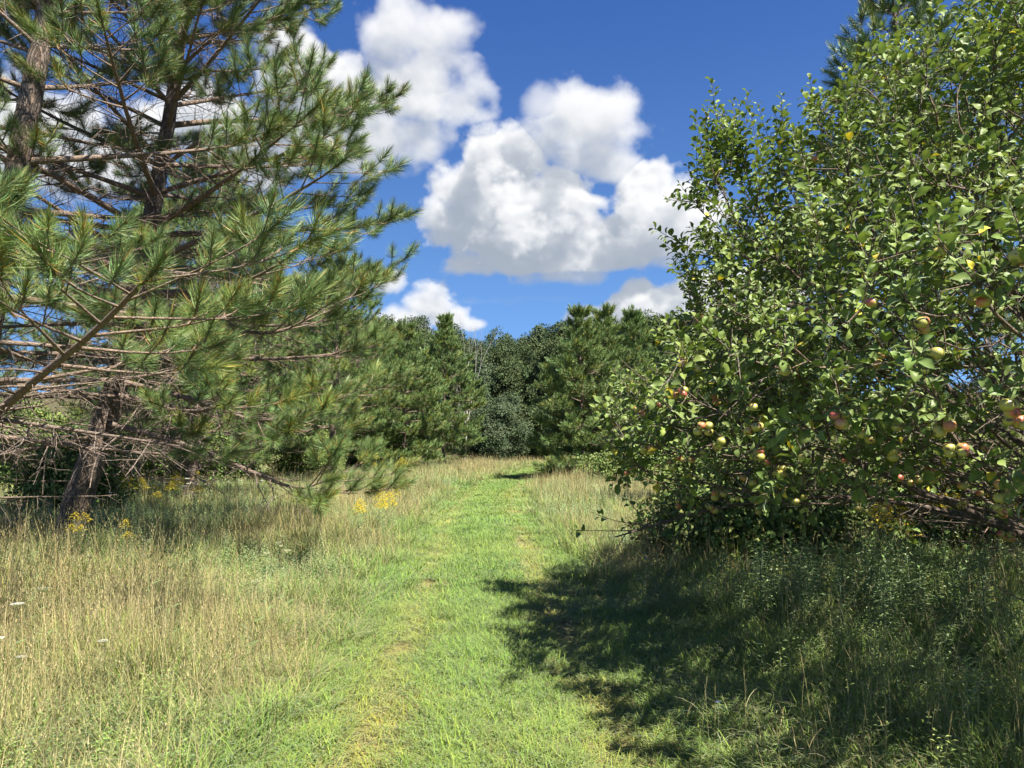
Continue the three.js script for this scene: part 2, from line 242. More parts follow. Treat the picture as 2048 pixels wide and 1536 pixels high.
// o: {x, z, trunk: [[x,y,z,r]...] local, crown: lowest whorl, top, reach(t) length at height share t, lod, dead, single, limbs}
function pine(o) {
  const r = rng(o.seed), root = thing('red_pine', o.x, ground(o.x, o.z) - 0.05, o.z, o.turn ?? 0), lod = o.lod ?? 1;
  const tp = o.trunk.map((t) => new V3(t[0], t[1], t[2])), tr = o.trunk.map((t) => t[3]);
  const curve = new THREE.CatmullRomCurve3(tp), nT = lod === 0 ? 40 : 16, pts = curve.getPoints(nT), rad = pts.map((_, k) => { const q = k / nT * (tr.length - 1), i = Math.min(Math.floor(q), tr.length - 2); return lerp(tr[i], tr[i + 1], q - i) * (k === 0 ? 1.25 : 1); });
  const tb = new MB(); tb.tube(pts, rad, lod === 0 ? 14 : 8, [1, 1, 1], lod === 0 ? 0.35 : 0.2); part('trunk', tb.geo(), M.trunk, root);
  const H = pts[nT].y, tufts = [], sides = lod === 0 ? [7, 5, 4] : lod === 1 ? [5, 4, 3] : [4, 3, 3];
  const onTrunk = (y) => { let k = 0; while (k < nT - 1 && pts[k + 1].y < y) k++; const t = clamp((y - pts[k].y) / (pts[k + 1].y - pts[k].y)); return { p: pts[k].clone().lerp(pts[k + 1], t), r: lerp(rad[k], rad[k + 1], t) }; };
  const brush = (line, cnt, size) => {   // needle tufts on the last years' growth of a shoot
    const d = tipDir(line), e = line[line.length - 1]; const up = d.clone(); up.y += r.r(-0.1, 0.6); up.normalize();
    tufts.push({ p: e.clone().addScaledVector(up, -0.03), d: up, s: size * r.r(0.72, 1.2) });
    let L = 0; for (let k = 1; k < line.length; k++) L += line[k].distanceTo(line[k - 1]);
    for (let k = 1; k < cnt; k++) { const f = 1 - k * 0.15 / L; if (f < 0.05) break; const q = atFrac(line, f); tufts.push({ p: q.p, d: q.d, s: size * r.r(0.75, 1.0) }); }
  };
  const limb = (line, r0, live, len, bare = o.bare) => {
    const mb = new MB(); mb.tube(line, taper(line.length, r0, Math.max(0.005, r0 * 0.22)), sides[0], TAN);
    const side = new V3(), nS = Math.max(4, Math.round(len * (lod === 2 ? 4.4 : 4.6)));
    if (live) brush(line, lod === 2 ? 3 : 3, 1.15);
    for (let k = 0; k < nS; k++) {
      const f = lerp(0.22, 0.97, (k + r() * 0.7) / nS), q = atFrac(line, f), sgn = k % 2 ? 1 : -1;
      side.crossVectors(q.d, new V3(0, 1, 0)).normalize().multiplyScalar(sgn);
      const d = q.d.clone().multiplyScalar(r.r(0.55, 0.9)).addScaledVector(side, r.r(0.55, 0.95)); d.y += r.r(-0.28, 0.28);
      const isLive = live && f > bare + r.g() * 0.08, L = isLive ? lerp(0.36, 0.2, f) * len * r.r(0.7, 1.15) + 0.14 : r.r(0.25, 0.75) * (0.5 + 0.2 * len);
      const rr = lerp(r0, r0 * 0.25, f) * (isLive ? 0.55 : 0.36);
      const sl = bendPath(q.p, d, L, isLive ? 6 : 5, r, isLive ? { lift: 0.9, sag: -0.2, wander: 0.07 } : { lift: r.r(-0.6, 1.0), sag: -0.7, wander: 0.16 });
      mb.tube(sl, taper(sl.length, Math.max(0.0055, rr), 0.0035), sides[1], isLive ? TAN : GREY);
      if (isLive) {
        brush(sl, 2, 1.1);
        const nT2 = Math.max(1, Math.round(L * (lod === 2 ? 5 : 3.6)));
        for (let m = 0; m < nT2; m++) {
          const f2 = lerp(0.3, 0.95, (m + r() * 0.8) / nT2), q2 = atFrac(sl, f2), s2 = new V3().crossVectors(q2.d, new V3(0, 1, 0)).normalize().multiplyScalar(m % 2 ? 1 : -1);
          const d2 = q2.d.clone().multiplyScalar(0.75).addScaledVector(s2, r.r(0.5, 0.9)); d2.y += r.r(0, 0.45);
          const L2 = r.r(0.14, 0.34) * (1.1 - 0.5 * f2), tl = bendPath(q2.p, d2, L2, 3, r, { lift: 0.8, wander: 0.06 });
          mb.tube(tl, taper(tl.length, 0.006, 0.004), sides[2], TAN); brush(tl, lod === 2 ? 2 : 1, 1.0);
        }
      } else {
        const nd = lod === 2 ? 1 : lod === 1 ? 3 : 4 + (r() * 5 | 0);
        for (let m = 0; m < nd; m++) { const q2 = atFrac(sl, r.r(0.25, 0.95)), d2 = q2.d.clone().multiplyScalar(0.7).add(randDir(r).multiplyScalar(0.8)), tl = bendPath(q2.p, d2, r.r(0.12, 0.38), 4, r, { lift: r.r(-0.8, 0.8), wander: 0.18 }); mb.tube(tl, taper(tl.length, 0.0045, 0.0022), 3, GREY); }
      }
    }
    if (lod === 0) for (let k = 0; k < len * 6; k++) {    // brittle curved twigs left on the shaded inner limb
      const q = atFrac(line, r.r(0.06, Math.min(0.9, bare + 0.12))), d = randDir(r).addScaledVector(q.d, 0.7), tl = bendPath(q.p, d, r.r(0.2, 0.75), 6, r, { sag: -0.5, lift: r.r(-0.5, 1.2), wander: 0.15 });
      mb.tube(tl, taper(7, 0.0058, 0.0024), 3, GREY);
      if (r() < 0.7) { const q2 = atFrac(tl, r.r(0.3, 0.8)), t2 = bendPath(q2.p, q2.d.clone().add(randDir(r)), r.r(0.1, 0.35), 4, r, { lift: r.r(-0.5, 0.8), wander: 0.18 }); mb.tube(t2, taper(5, 0.0042, 0.002), 3, GREY); }
    }
    part('branch', mb.geo(), M.branch, root);
  };
  // whorls of branches, one whorl a year
  let y = o.crown, az = r() * 6.28;
  while (y < H - 0.25) {
    const t = (y - o.crown) / (H - o.crown), n = t < 0.1 ? 4 : 5 - (r() < 0.35 ? 1 : 0);
    for (let k = 0; k < n; k++) {
      az += 6.283 / n + r.g() * 0.28; const q = onTrunk(y + r.g() * 0.06), len = Math.max(0.3, o.reach(t) * r.r(0.72, 1.1));
      if (o.skip && o.skip(az, y)) continue;
      const e = lerp(-0.05, 0.85, t ** 1.1) + r.g() * 0.1, d = new V3(Math.cos(az) * Math.cos(e), Math.sin(e), Math.sin(az) * Math.cos(e));
      const line = bendPath(q.p, d, len, lod === 0 ? 12 : 8, r, { sag: -0.35 * (1 - t), lift: lerp(0.9, 0.5, t), wander: lod === 0 ? 0.055 : 0.05 });
      limb(line, clamp(0.013 * len + 0.006, 0.01, q.r * 0.62), t > 0.04 || r() < 0.6, len, lod === 0 ? lerp(0.86, o.bare, smooth(0.02, o.bareTo ?? 0.3, t)) : o.bare);
    }
    az += 0.5; y += lerp(0.5, 0.42, t) * r.r(0.85, 1.15) * (lod === 2 ? 1.05 : 1);
  }
  brush([pts[nT - 1], pts[nT]], 4, 1.1);
  for (const L of o.limbs ?? []) { const c = new THREE.CatmullRomCurve3(L.pts.map((p) => new V3(...p))).getPoints(14); limb(c, L.r, !L.dead, L.pts.length * 0.9, L.bare ?? o.bare); }
  // dead stubs under the crown
  for (let k = 0; k < (o.stubs ?? 5); k++) {
    const yy = r.r(0.35, 1) * o.crown + 0.3, q = onTrunk(yy), a = r() * 6.283, mb = new MB(), line = bendPath(q.p, new V3(Math.cos(a), r.r(-0.25, 0.15), Math.sin(a)), r.r(0.5, 1.7), 8, r, { sag: -0.4, lift: 0.5, wander: 0.09 });
    mb.tube(line, taper(9, 0.013, 0.004), 5, GREY);
    for (let m = 0; m < 9; m++) { const q2 = atFrac(line, r.r(0.25, 1)), tl = bendPath(q2.p, q2.d.clone().multiplyScalar(0.6).add(randDir(r)), r.r(0.15, 0.5), 5, r, { lift: r.r(-0.6, 0.6), wander: 0.17 }); mb.tube(tl, taper(6, 0.005, 0.0022), 3, GREY); }
    part('dead_branch', mb.geo(), M.branch, root);
  }
  // needles: the largest in view singly, the rest together
  root.updateMatrixWorld(); const cam = camera.position, eye = new V3();
  for (const q of tufts) { eye.copy(q.p).applyMatrix4(root.matrixWorld); q.key = (inView(eye, 0.02) ? 0 : 1000) + eye.distanceTo(cam); q.far = eye.distanceTo(cam); }
  tufts.sort((a, b) => a.key - b.key);
  const single = Math.min(o.single ?? 0, tufts.length), G = lod === 0 ? TUFT.near : lod === 1 ? TUFT.mid : TUFT.far, mat = new THREE.Matrix4(), rest = [];
  tufts.forEach((q, k) => {
    mat.copy(basis(q.p, q.d, randDir(r), q.s * (lod === 2 ? 1.15 : 1.05)));
    if (k < single) { const m = part('needle_tuft', G, TUFTMAT[Math.floor(r() * TUFTMAT.length)], root); mat.decompose(m.position, m.quaternion, m.scale); }
    else { const b = r.r(0.78, 1.12), yel = r() < 0.16 ? 1 : 0, n = fbm(q.p.x * 0.9, q.p.y * 0.9, q.p.z * 0.9 + o.seed, 2); rest.push({ m: mat.clone(), c: lin(b * (0.92 + 0.25 * (n - 0.4) + yel * 0.35), b * (1 + yel * 0.08), b * (1.0 - yel * 0.25)) }); }
  });
  if (rest.length) copies('needle_foliage', G, M.needle, rest, root);
  return root;
}
const straight = (h, r0, lx = 0, lz = 0, wob = 0.06, seed = 1) => { const r = rng(seed + 900), o = []; for (let k = 0; k <= 5; k++) { const t = k / 5; o.push([lx * t + r.g() * wob * (k > 0), h * t, lz * t + r.g() * wob * (k > 0), r0 * (1 - t) ** 0.8 * 0.94 + 0.012]); } return o; };
const cone = (max, low = 0.75) => (t) => max * (low + (1 - low) * smooth(0, 0.22, t)) * Math.max(0.06, 1 - Math.max(0, t - 0.3) / 0.72) ** 0.75;

const spire = (w) => { const c = cone(w, 0.85); return (t) => c(t) * (1 - 0.42 * smooth(0.45, 1, t)); };
// two large pines beside the camera
tag(pine({ seed: 21, x: -6.1, z: -8.0, lod: 0, crown: 1.75, bare: 0.55, bareTo: 0.4, single: 300, stubs: 7,
  trunk: [[0, 0, 0, 0.17], [0.22, 1.9, 0, 0.15], [0.5, 3.76, 0, 0.13], [0.68, 5.2, 0, 0.115], [0.86, 6.6, 0, 0.095], [1.0, 8.2, 0, 0.06], [1.1, 10, 0, 0.02]],
  reach: cone(3.0, 0.9), skip: (az, y) => y > 2.4 && y < 7.5 && Math.sin(az) > -0.15 && Math.cos(az) > -0.35,
  limbs: [{ r: 0.06, pts: [[0.16, 1.3, 0.1], [1.4, 1.85, 1.3], [2.2, 2.12, 2.0], [3.1, 2.45, 2.7], [3.8, 2.75, 3.3]] }, { r: 0.035, pts: [[0.2, 1.75, 0], [1.2, 1.85, 1.2], [2.6, 1.72, 2.0], [3.6, 1.6, 2.4]], dead: 1 }, { r: 0.04, pts: [[0.4, 3.0, 0], [1.1, 3.1, 1.4], [1.6, 3.0, 2.6], [2.1, 3.1, 3.5]] }, { r: 0.035, pts: [[0.2, 1.9, 0], [0.7, 2.1, 1.7], [0.95, 2.2, 2.9], [1.15, 2.45, 3.9]] }] }),
  'tall red pine cut off by the photo\'s edge, its limb reaching toward the viewer', 'pine tree');
tag(pine({ seed: 34, x: -6.5, z: -10.8, lod: 0, crown: 1.7, bare: 0.5, bareTo: 0.34, single: 300, stubs: 8,
  trunk: [[0, 0, 0, 0.21], [0.3, 0.95, 0.05, 0.19], [0.62, 1.95, 0.1, 0.175], [0.82, 2.6, 0.15, 0.15], [1.2, 4.4, 0.3, 0.12], [1.5, 6.1, 0.4, 0.095], [1.75, 8.2, 0.45, 0.06], [1.9, 10.6, 0.45, 0.02]],
  reach: cone(3.8, 0.82),
  limbs: [{ r: 0.05, pts: [[0.6, 1.9, 0.1], [1.9, 1.65, 0.8], [3.0, 1.3, 1.2], [3.8, 1.05, 1.4], [4.2, 1.15, 1.5]], bare: 0.7 }, { r: 0.05, pts: [[0.8, 2.5, 0.1], [2.2, 2.2, 0.9], [3.3, 1.9, 1.3], [4.2, 2.1, 1.6]], bare: 0.68 }, { r: 0.05, pts: [[1.0, 3.5, 0.2], [2.4, 3.2, 0.7], [3.4, 3.1, 1.0], [4.2, 3.5, 1.2]], bare: 0.6 }] }),
  'red pine with a leaning forked trunk standing in the tall grass', 'pine tree');
// pines behind them on the left
const behind = [[-7.8, -18, 8.6, 0.17, 2.9, 'red pine whose thin trunk rises behind the white-flowered weeds', 120], [-11.4, -22.5, 9, 0.15, 2.8, 'red pine with a dark bent trunk behind the leaning pine', 60], [-9.7, -27.5, 9, 0.15, 2.8, 'red pine partly hidden by the drooping limbs of the leaning pine', 40], [-14.5, -17, 9.5, 0.17, 3, 'red pine at the edge of the photo behind the leafless twigs', 40], [-15.7, -33, 9, 0.14, 2.8, 'slender red pine deep in the shaded plantation', 0], [-6.0, -24.5, 7.6, 0.14, 2.4, 'bushy red pine filling the gap beside the large drooping limbs', 80]];
behind.forEach(([x, z, h, r0, w, label, single], i) => tag(pine({ seed: 60 + i, x, z, lod: 1, crown: 1.5, bare: 0.36, single, stubs: 5, trunk: straight(h, r0, 0.3, 0, 0.09, i), reach: cone(w) }), label, 'pine tree', 'pines of the plantation left of the path'));
[[-5.25, -36, 7.0, 2.5, 'red pine with a bare lower trunk beside the dead grey tree', 60], [-3.75, -41, 8.0, 2.4, 'red pine whose pointed top stands highest left of the path', 40], [-7.6, -34, 7.3, 2.4, 'red pine with a thin pale trunk left of the bare-trunked one', 30], [-10.5, -42, 8.0, 2.5, 'red pine farthest back in the row left of the path', 0]]
  .forEach(([x, z, h, w, label, single], i) => tag(pine({ seed: 80 + i, x, z, lod: 2, crown: 0.9, bare: 0.18, single, stubs: 3, trunk: straight(h * 1.05, 0.085, 0, 0, 0.06, 20 + i), reach: spire(w) }), label, 'pine tree', 'pines of the plantation left of the path'));
// right of the path
[[2.75, -29, 6.35, 2.1, 'bushy red pine overhanging the bend of the mown path', 90], [3.85, -30.5, 6.6, 2.2, 'red pine with a straight leader beside the path bend', 60], [5.6, -34, 7.2, 2.3, 'red pine half hidden behind the apple tree foliage', 40], [8.3, -38, 7.6, 2.4, 'red pine just showing behind the apple tree', 0]]
  .forEach(([x, z, h, w, label, single], i) => tag(pine({ seed: 120 + i, x, z, lod: 2, crown: 0.55, bare: 0.15, single, stubs: 4, trunk: straight(h * 1.05, 0.085, 0, 0, 0.06, 30 + i), reach: spire(w) }), label, 'pine tree', 'pines right of the path'));
tag(pine({ seed: 140, x: 7.7, z: -13.8, lod: 1, crown: 1.4, bare: 0.4, single: 60, stubs: 3, trunk: straight(10.8, 0.17, -0.3, 0, 0.08, 41), reach: cone(2.5) }), 'tall red pine whose top rises above the apple tree', 'pine tree', 'pines right of the path');

// ------------------------------------------------------------------ apple tree
function leafGeo(seed, c1, c2) {   // one ovate leaf along +Y, upper face +Z, folded on its midrib and curling at the tip, 1 unit long
  const mb = new MB(), w = [0.02, 0.2, 0.29, 0.27, 0.17, 0.0], T = [0.0, 0.2, 0.42, 0.64, 0.84, 1.0], rows = [];
  mb.tube([new V3(0, -0.3, 0.05), new V3(0, -0.12, 0.03), new V3(0, 0.02, 0)], [0.014, 0.013, 0.012], 3, [c1[0] * 1.3, c1[1] * 1.0, c1[2]]);
  T.forEach((t, k) => {
    const z = -0.16 * t * t * t - 0.03 * Math.sin(t * 6 + seed), wv = 0.05 * Math.sin(t * 9 + seed), q = [];
    if (w[k] > 0) { q.push(mb.v(-w[k], t, z + w[k] * 0.42 + wv, 0.35, 0.1, 1, 0, t, c2), mb.v(0, t, z, 0, 0.1, 1, 0.5, t, c1), mb.v(w[k], t, z + w[k] * 0.42 - wv, -0.35, 0.1, 1, 1, t, c2)); }
    else q.push(mb.v(0, t, z, 0, 0.1, 1, 0.5, t, c1));
    rows.push(q);
  });
  for (let k = 0; k < T.length - 1; k++) { const a = rows[k], b = rows[k + 1]; if (b.length === 3) for (let s = 0; s < 2; s++) mb.i.push(a[s], a[s + 1], b[s], a[s + 1], b[s + 1], b[s]); else mb.i.push(a[0], a[1], b[0], a[1], a[2], b[0]); }
  const g = mb.geo(); g.computeVertexNormals(); return g;
}
const LEAF = leafGeo(1.0, [0.165, 0.24, 0.04], [0.125, 0.20, 0.032]);
function appleTree() {
  const r = rng(404), TX = 4.7, TZ = -5.9, root = thing('apple_tree', TX, ground(TX, TZ) - 0.05, TZ);
  const E = [[0, 2.6, 0, 3.35, 1.85, 3.6], [0.25, 3.6, 0.2, 2.85, 1.55, 2.8], [-2.75, 1.75, 0.3, 1.3, 0.7, 1.2], [-2.9, 1.95, 1.5, 1.0, 0.62, 0.9], [-2.8, 3.25, -0.1, 0.5, 0.85, 0.55], [-2.35, 2.15, 2.6, 1.0, 0.6, 0.8], [-1.5, 1.9, 2.4, 1.2, 0.9, 1.0], [0.35, 2.9, 3.2, 2.1, 1.5, 2.2]];
  const inside = (p) => { let m = -9; for (const e of E) { const d = 1 - Math.sqrt(((p.x - e[0]) / e[3]) ** 2 + ((p.y - e[1]) / e[4]) ** 2 + ((p.z - e[2]) / e[5]) ** 2); m = Math.max(m, d * Math.min(e[3], e[4], e[5])); } return m; };   // rough metres below the crown's surface
  // space colonisation: attractors in the outer crown pull the branches
  const att = []; while (att.length < 20500) { const p = new V3(r.r(-4.2, 4), r.r(0.55, 5.4), r.r(-4, 5.5)), d = inside(p); if (d > 0 && (d < 0.95 || r() < 0.22) && (p.x < 1.2 || r() < 0.5) && (p.z > -2.2 || r() < 0.6) && !(p.z < -0.9 && p.x < -0.5 && r() < 0.75)) att.push(p); }
  const nodes = [], add = (p, par) => { nodes.push({ p, par, kids: 0, r: 0 }); if (par >= 0) nodes[par].kids++; return nodes.length - 1; };
  let last = add(new V3(0, 0, 0), -1); for (let k = 1; k <= 8; k++) last = add(new V3(0.05 * Math.sin(k), k * 0.13, 0.03 * k), last);
  const near = new Int32Array(att.length).fill(-1), nd = new Float32Array(att.length).fill(1e9), dead = new Uint8Array(att.length); let from = 0;
  const STEP = 0.105, KILL = 0.165;
  for (let it = 0; it < 170; it++) {
    for (let a = 0; a < att.length; a++) { if (dead[a]) continue; for (let n = from; n < nodes.length; n++) { const d = att[a].distanceToSquared(nodes[n].p); if (d < nd[a]) { nd[a] = d; near[a] = n; } } if (nd[a] < KILL * KILL) dead[a] = 1; }
    from = nodes.length; const pull = new Map();
    for (let a = 0; a < att.length; a++) { if (dead[a] || (nd[a] > 6.3 && it > 12)) continue; const v = pull.get(near[a]) ?? new V3(); v.add(tmpT.subVectors(att[a], nodes[near[a]].p).normalize()); pull.set(near[a], v); }
    if (!pull.size) break;
    for (const [n, v] of pull) { if (nodes[n].kids > 4) continue; v.normalize().add(randDir(r).multiplyScalar(0.28)).normalize(); if (nodes[n].par >= 0) v.add(tmpT.subVectors(nodes[n].p, nodes[nodes[n].par].p).normalize().multiplyScalar(0.35)).normalize(); add(nodes[n].p.clone().addScaledVector(v, STEP), n); }
  }
  // pipe-model radii, then chains
  const kidsOf = nodes.map(() => []); nodes.forEach((n, i) => n.par >= 0 && kidsOf[n.par].push(i));
  const P = 2.35; for (let i = nodes.length - 1; i >= 0; i--) { const n = nodes[i]; n.r = n.kids ? kidsOf[i].reduce((s, k) => s + nodes[k].r ** P, 0) ** (1 / P) : 0.0036; }
  const twig = new MB(), stack = [[0, -1]], tone = () => { const g = r.r(0.8, 1.25); return [g, g * r.r(0.95, 1.02), g * r.r(0.92, 1.02)]; };
  let trunkDone = false;
  while (stack.length) {
    const [s, par] = stack.pop(), line = par >= 0 ? [nodes[par].p] : [], rad = par >= 0 ? [Math.min(nodes[par].r, nodes[s].r * 1.25)] : []; let i = s;
    for (;;) { line.push(nodes[i].p); rad.push(Math.max(0.0034, nodes[i].r)); const ks = kidsOf[i]; if (!ks.length) break; ks.sort((a, b) => nodes[b].r - nodes[a].r); for (const k of ks.slice(1)) stack.push([k, i]); i = ks[0]; }
    if (line.length < 2) continue;
    const big = rad[0] > 0.013;
    if (big) { const mb = new MB(); mb.tube(line, rad, rad[0] > 0.03 ? 9 : 6, tone(), rad[0] > 0.03 ? 0.3 : 0); part(trunkDone ? 'branch' : 'trunk', mb.geo(), M.appleBark, root); trunkDone = true; }
    else twig.tube(line, rad, 4, tone());
  }
  // leafy shoots
  const leaves = [], dirs = nodes.map((n, i) => n.par >= 0 ? new V3().subVectors(n.p, nodes[n.par].p).normalize() : new V3(0, 1, 0));
  const shoot = (p, d, L, size, dens = 1) => {
    const line = bendPath(p, d, L, 4, r, { lift: 0.25, wander: 0.06 }); twig.tube(line, taper(5, 0.0042, 0.0022), 3, tone());
    const n = Math.max(3, Math.round(L / 0.021 * dens)); let a = r() * 6.28;
    for (let k = 0; k < n; k++) {
      const f = lerp(0.12, 1, k / (n - 1 || 1)), q = atFrac(line, Math.min(f, 0.999)); a += 2.4 + r.g() * 0.3;
      const u = new V3().crossVectors(q.d, Math.abs(q.d.y) < 0.9 ? new V3(0, 1, 0) : new V3(1, 0, 0)).normalize(), w = new V3().crossVectors(q.d, u), rad = u.multiplyScalar(Math.cos(a)).addScaledVector(w, Math.sin(a));
      const open = r.r(0.55, 1.25), ax = q.d.clone().multiplyScalar(f > 0.9 ? 1.1 : 0.55).addScaledVector(rad, open); ax.y += 0.06 - 0.3 * r(); ax.normalize();
      const nz = q.d.clone().multiplyScalar(0.5).add(randDir(r).multiplyScalar(0.7)); nz.y += 0.6; nz.addScaledVector(SUN, 0.2);
      const s = size * r.r(0.7, 1.1) * (f > 0.85 ? 0.68 : 1);
      leaves.push({ p: q.p.clone().addScaledVector(ax, s * 0.28), ax, nz, s, young: f > 0.8 ? 1 : 0 });
    }
  };
  const eye = new V3();
  nodes.forEach((n, i) => {
    if (i < 9) return; const d = inside(n.p), tip = n.kids === 0; if (n.r > 0.016) return;
    const p = n.p, low = p.x < -2.2 ? smooth(1.15, 1.65, p.y) : p.z < -0.9 ? smooth(0.95, 1.5, p.y) : smooth(1.7, 2.45, p.y), face = smooth(1.0, 0.2, d);
    let prob = (tip ? 1.6 : 0.85) * face * (0.05 + 0.95 * low);
    prob *= smooth(0.38, 0.52, fbm(p.x * 2.1 + 3, p.y * 2.3, p.z * 2.1, 2)) * 0.95 + 0.2;
    if (r() > prob) return;
    const out = p.clone().sub(new V3(0, 2.0, 0)).normalize(), dd = dirs[i].clone().multiplyScalar(0.8).addScaledVector(out, 0.5).add(randDir(r).multiplyScalar(0.5)); dd.y += 0.25 + 0.3 * low; dd.normalize();
    shoot(p, dd, tip ? r.r(0.14, 0.34) : r.r(0.05, 0.16), r.r(0.062, 0.092));
    if (r() < (tip ? 1 : 0.45)) shoot(p, dd.clone().add(randDir(r).multiplyScalar(0.9)).normalize(), r.r(0.1, 0.24), r.r(0.056, 0.085));
  });
  // upright water shoots along the top of the crown
  for (let k = 0; k < 90; k++) {
    const a = r() * 6.283, e = r() < 0.35 ? E[4] : r() < 0.5 ? E[1] : E[0], el = r.r(0.5, 1.35), p = new V3(e[0] + e[3] * Math.cos(a) * Math.cos(el) * 0.93, e[1] + e[4] * Math.sin(el) * 0.9, e[2] + e[5] * Math.sin(a) * Math.cos(el) * 0.93);
    let best = 0, bd = 9e9; nodes.forEach((n, i) => { const q = n.p.distanceToSquared(p); if (q < bd) { bd = q; best = i; } }); if (bd > 0.25) continue;
    shoot(nodes[best].p, new V3(r.g() * 0.25 + p.x * 0.04, 1, r.g() * 0.25 + p.z * 0.04).normalize(), r.r(0.35, 0.72), r.r(0.06, 0.08), 0.9);
  }
  // bare crooked twigs in the shaded lower crown
  for (let k = 0; k < 5200; k++) {
    const i = 9 + Math.floor(r() * (nodes.length - 9)), n = nodes[i], p = n.p; if (r() > smooth(2.9, 1.4, p.y) + 0.12 || n.r > 0.03) continue;
    const d = dirs[i].clone().multiplyScalar(0.6).add(randDir(r)); d.y *= 0.7; const line = bendPath(p, d, r.r(0.12, 0.55), 5, r, { lift: r.r(-0.3, 0.6), wander: 0.2 });
    twig.tube(line, taper(6, 0.0045, 0.0018), 3, tone());
    if (r() < 0.6) { const q = atFrac(line, r.r(0.3, 0.8)), l2 = bendPath(q.p, q.d.clone().add(randDir(r)), r.r(0.06, 0.2), 3, r, { wander: 0.2 }); twig.tube(l2, taper(4, 0.003, 0.0015), 3, tone()); }
  }
  // low sweeping dead limbs under the crown
  for (const L of [[[-0.3, 0.95, 0.4], [-1.0, 1.0, 1.6], [-1.7, 0.9, 2.3], [-2.2, 0.72, 2.6]], [[-0.3, 0.9, -0.3], [-1.7, 1.15, -0.5], [-2.9, 1.1, -0.3], [-3.9, 0.9, 0.1]], [[0, 0.8, 0.4], [-0.4, 0.95, 1.7], [-0.9, 0.85, 2.6], [-1.1, 0.65, 3.1]]]) {
    const c = new THREE.CatmullRomCurve3(L.map((p) => new V3(...p))).getPoints(14), mb = new MB(); mb.tube(c, taper(15, 0.032, 0.006), 6, tone());
    for (let m = 0; m < 26; m++) { const q = atFrac(c, r.r(0.25, 1)), tl = bendPath(q.p, q.d.clone().multiplyScalar(0.8).add(randDir(r)), r.r(0.15, 0.6), 5, r, { lift: 0.4, wander: 0.17 }); mb.tube(tl, taper(6, 0.006, 0.002), 4, tone()); if (r() < 0.3) shoot(tl[5], tipDir(tl), r.r(0.06, 0.14), 0.065); }
    part('branch', mb.geo(), M.appleBark, root);
  }
  const tw = part('twigs', twig.geo(), M.appleBark, root); tw.userData.kind = 'stuff';
  // leaves: the largest in view singly
  root.updateMatrixWorld();
  for (const l of leaves) { eye.copy(l.p).applyMatrix4(root.matrixWorld); l.key = (inView(eye) ? 0 : 1000) + eye.distanceTo(camera.position) / (l.s / 0.07); }
  leaves.sort((a, b) => a.key - b.key);
  const tints = [[1, 1, 1], [0.85, 0.95, 0.9], [1.2, 1.12, 0.9], [0.95, 1.05, 0.85], [1.05, 1.05, 1.25]], mats = tints.map((t) => { const m = M.leaf.clone(); m.color.setRGB(...t); return m; }), rest = [];
  leaves.forEach((l, k) => {
    const m = basis(l.p, l.ax, l.nz, l.s, l.s * r.r(0.9, 1.2));
    if (k < 300) { const o = part('leaf', LEAF, mats[Math.floor(r() * 5)], root); m.decompose(o.position, o.quaternion, o.scale); return; }
    const b = r.r(0.72, 1.15), y = r(); let c = [b, b, b];
    if (y < 0.012) c = [4.2 * b, 2.3 * b, 0.7 * b]; else if (y < 0.16) c = [1.35 * b, 1.2 * b, 0.8 * b]; else if (y < 0.3 || l.young) c = [1.28 * b, 1.16 * b, 1.2 * b];
    rest.push({ m, c: lin(...c) });
  });
  copies('foliage', LEAF, M.leaf, rest, root);
  // apples: yellow-green with a red cheek, hanging singly and in small clusters
  const appleGeo = (seed, blush) => {
    const pts = []; for (let k = 0; k <= 12; k++) { const t = k / 12, a = -Math.PI / 2 + t * Math.PI; let rr = Math.cos(a) * (1 - 0.06 * t), y = Math.sin(a) * 0.88; if (k > 9) y -= (k - 9) ** 2 * 0.038; if (k < 2) y += (2 - k) ** 2 * 0.035; pts.push(new THREE.Vector2(Math.max(0.001, rr), y)); }
    const g = new THREE.LatheGeometry(pts, 18), p = g.attributes.position, c = [], q = new V3(), cheek = randDir(rng(seed)).setY(0.35).normalize(), rs = rng(seed + 1), spots = Array.from({ length: 3 }, () => randDir(rs));
    for (let i = 0; i < p.count; i++) {
      q.fromBufferAttribute(p, i).normalize(); let t = smooth(-0.25, 0.75, q.dot(cheek) + (fbm(q.x * 3 + seed, q.y * 3, q.z * 3, 3) - 0.5) * 1.1) * blush, col = [lerp(0.42, 0.50, t), lerp(0.40, 0.10, t), lerp(0.10, 0.07, t)];
      if (q.y > 0.86) col = col.map((x, j) => lerp(x, [0.25, 0.2, 0.06][j], 0.6));
      for (const s of spots) if (q.dot(s) > 0.965 && s.y < 0.5) col = [0.10, 0.05, 0.025]; c.push(...col);
    }
    g.setAttribute('color', new THREE.Float32BufferAttribute(c, 3)); g.scale(0.029, 0.029, 0.029); g.computeVertexNormals(); return g;
  };
  const AG = [appleGeo(1, 0.3), appleGeo(5, 0.75), appleGeo(9, 1.0), appleGeo(14, 0.55), appleGeo(22, 0.15)], sg = new MB(); sg.tube([new V3(0, 0.02, 0), new V3(0.001, 0.034, 0), new V3(0.004, 0.05, 0.002)], [0.0014, 0.0013, 0.0018], 4, [0.5, 0.4, 0.3]); const SG = sg.geo();
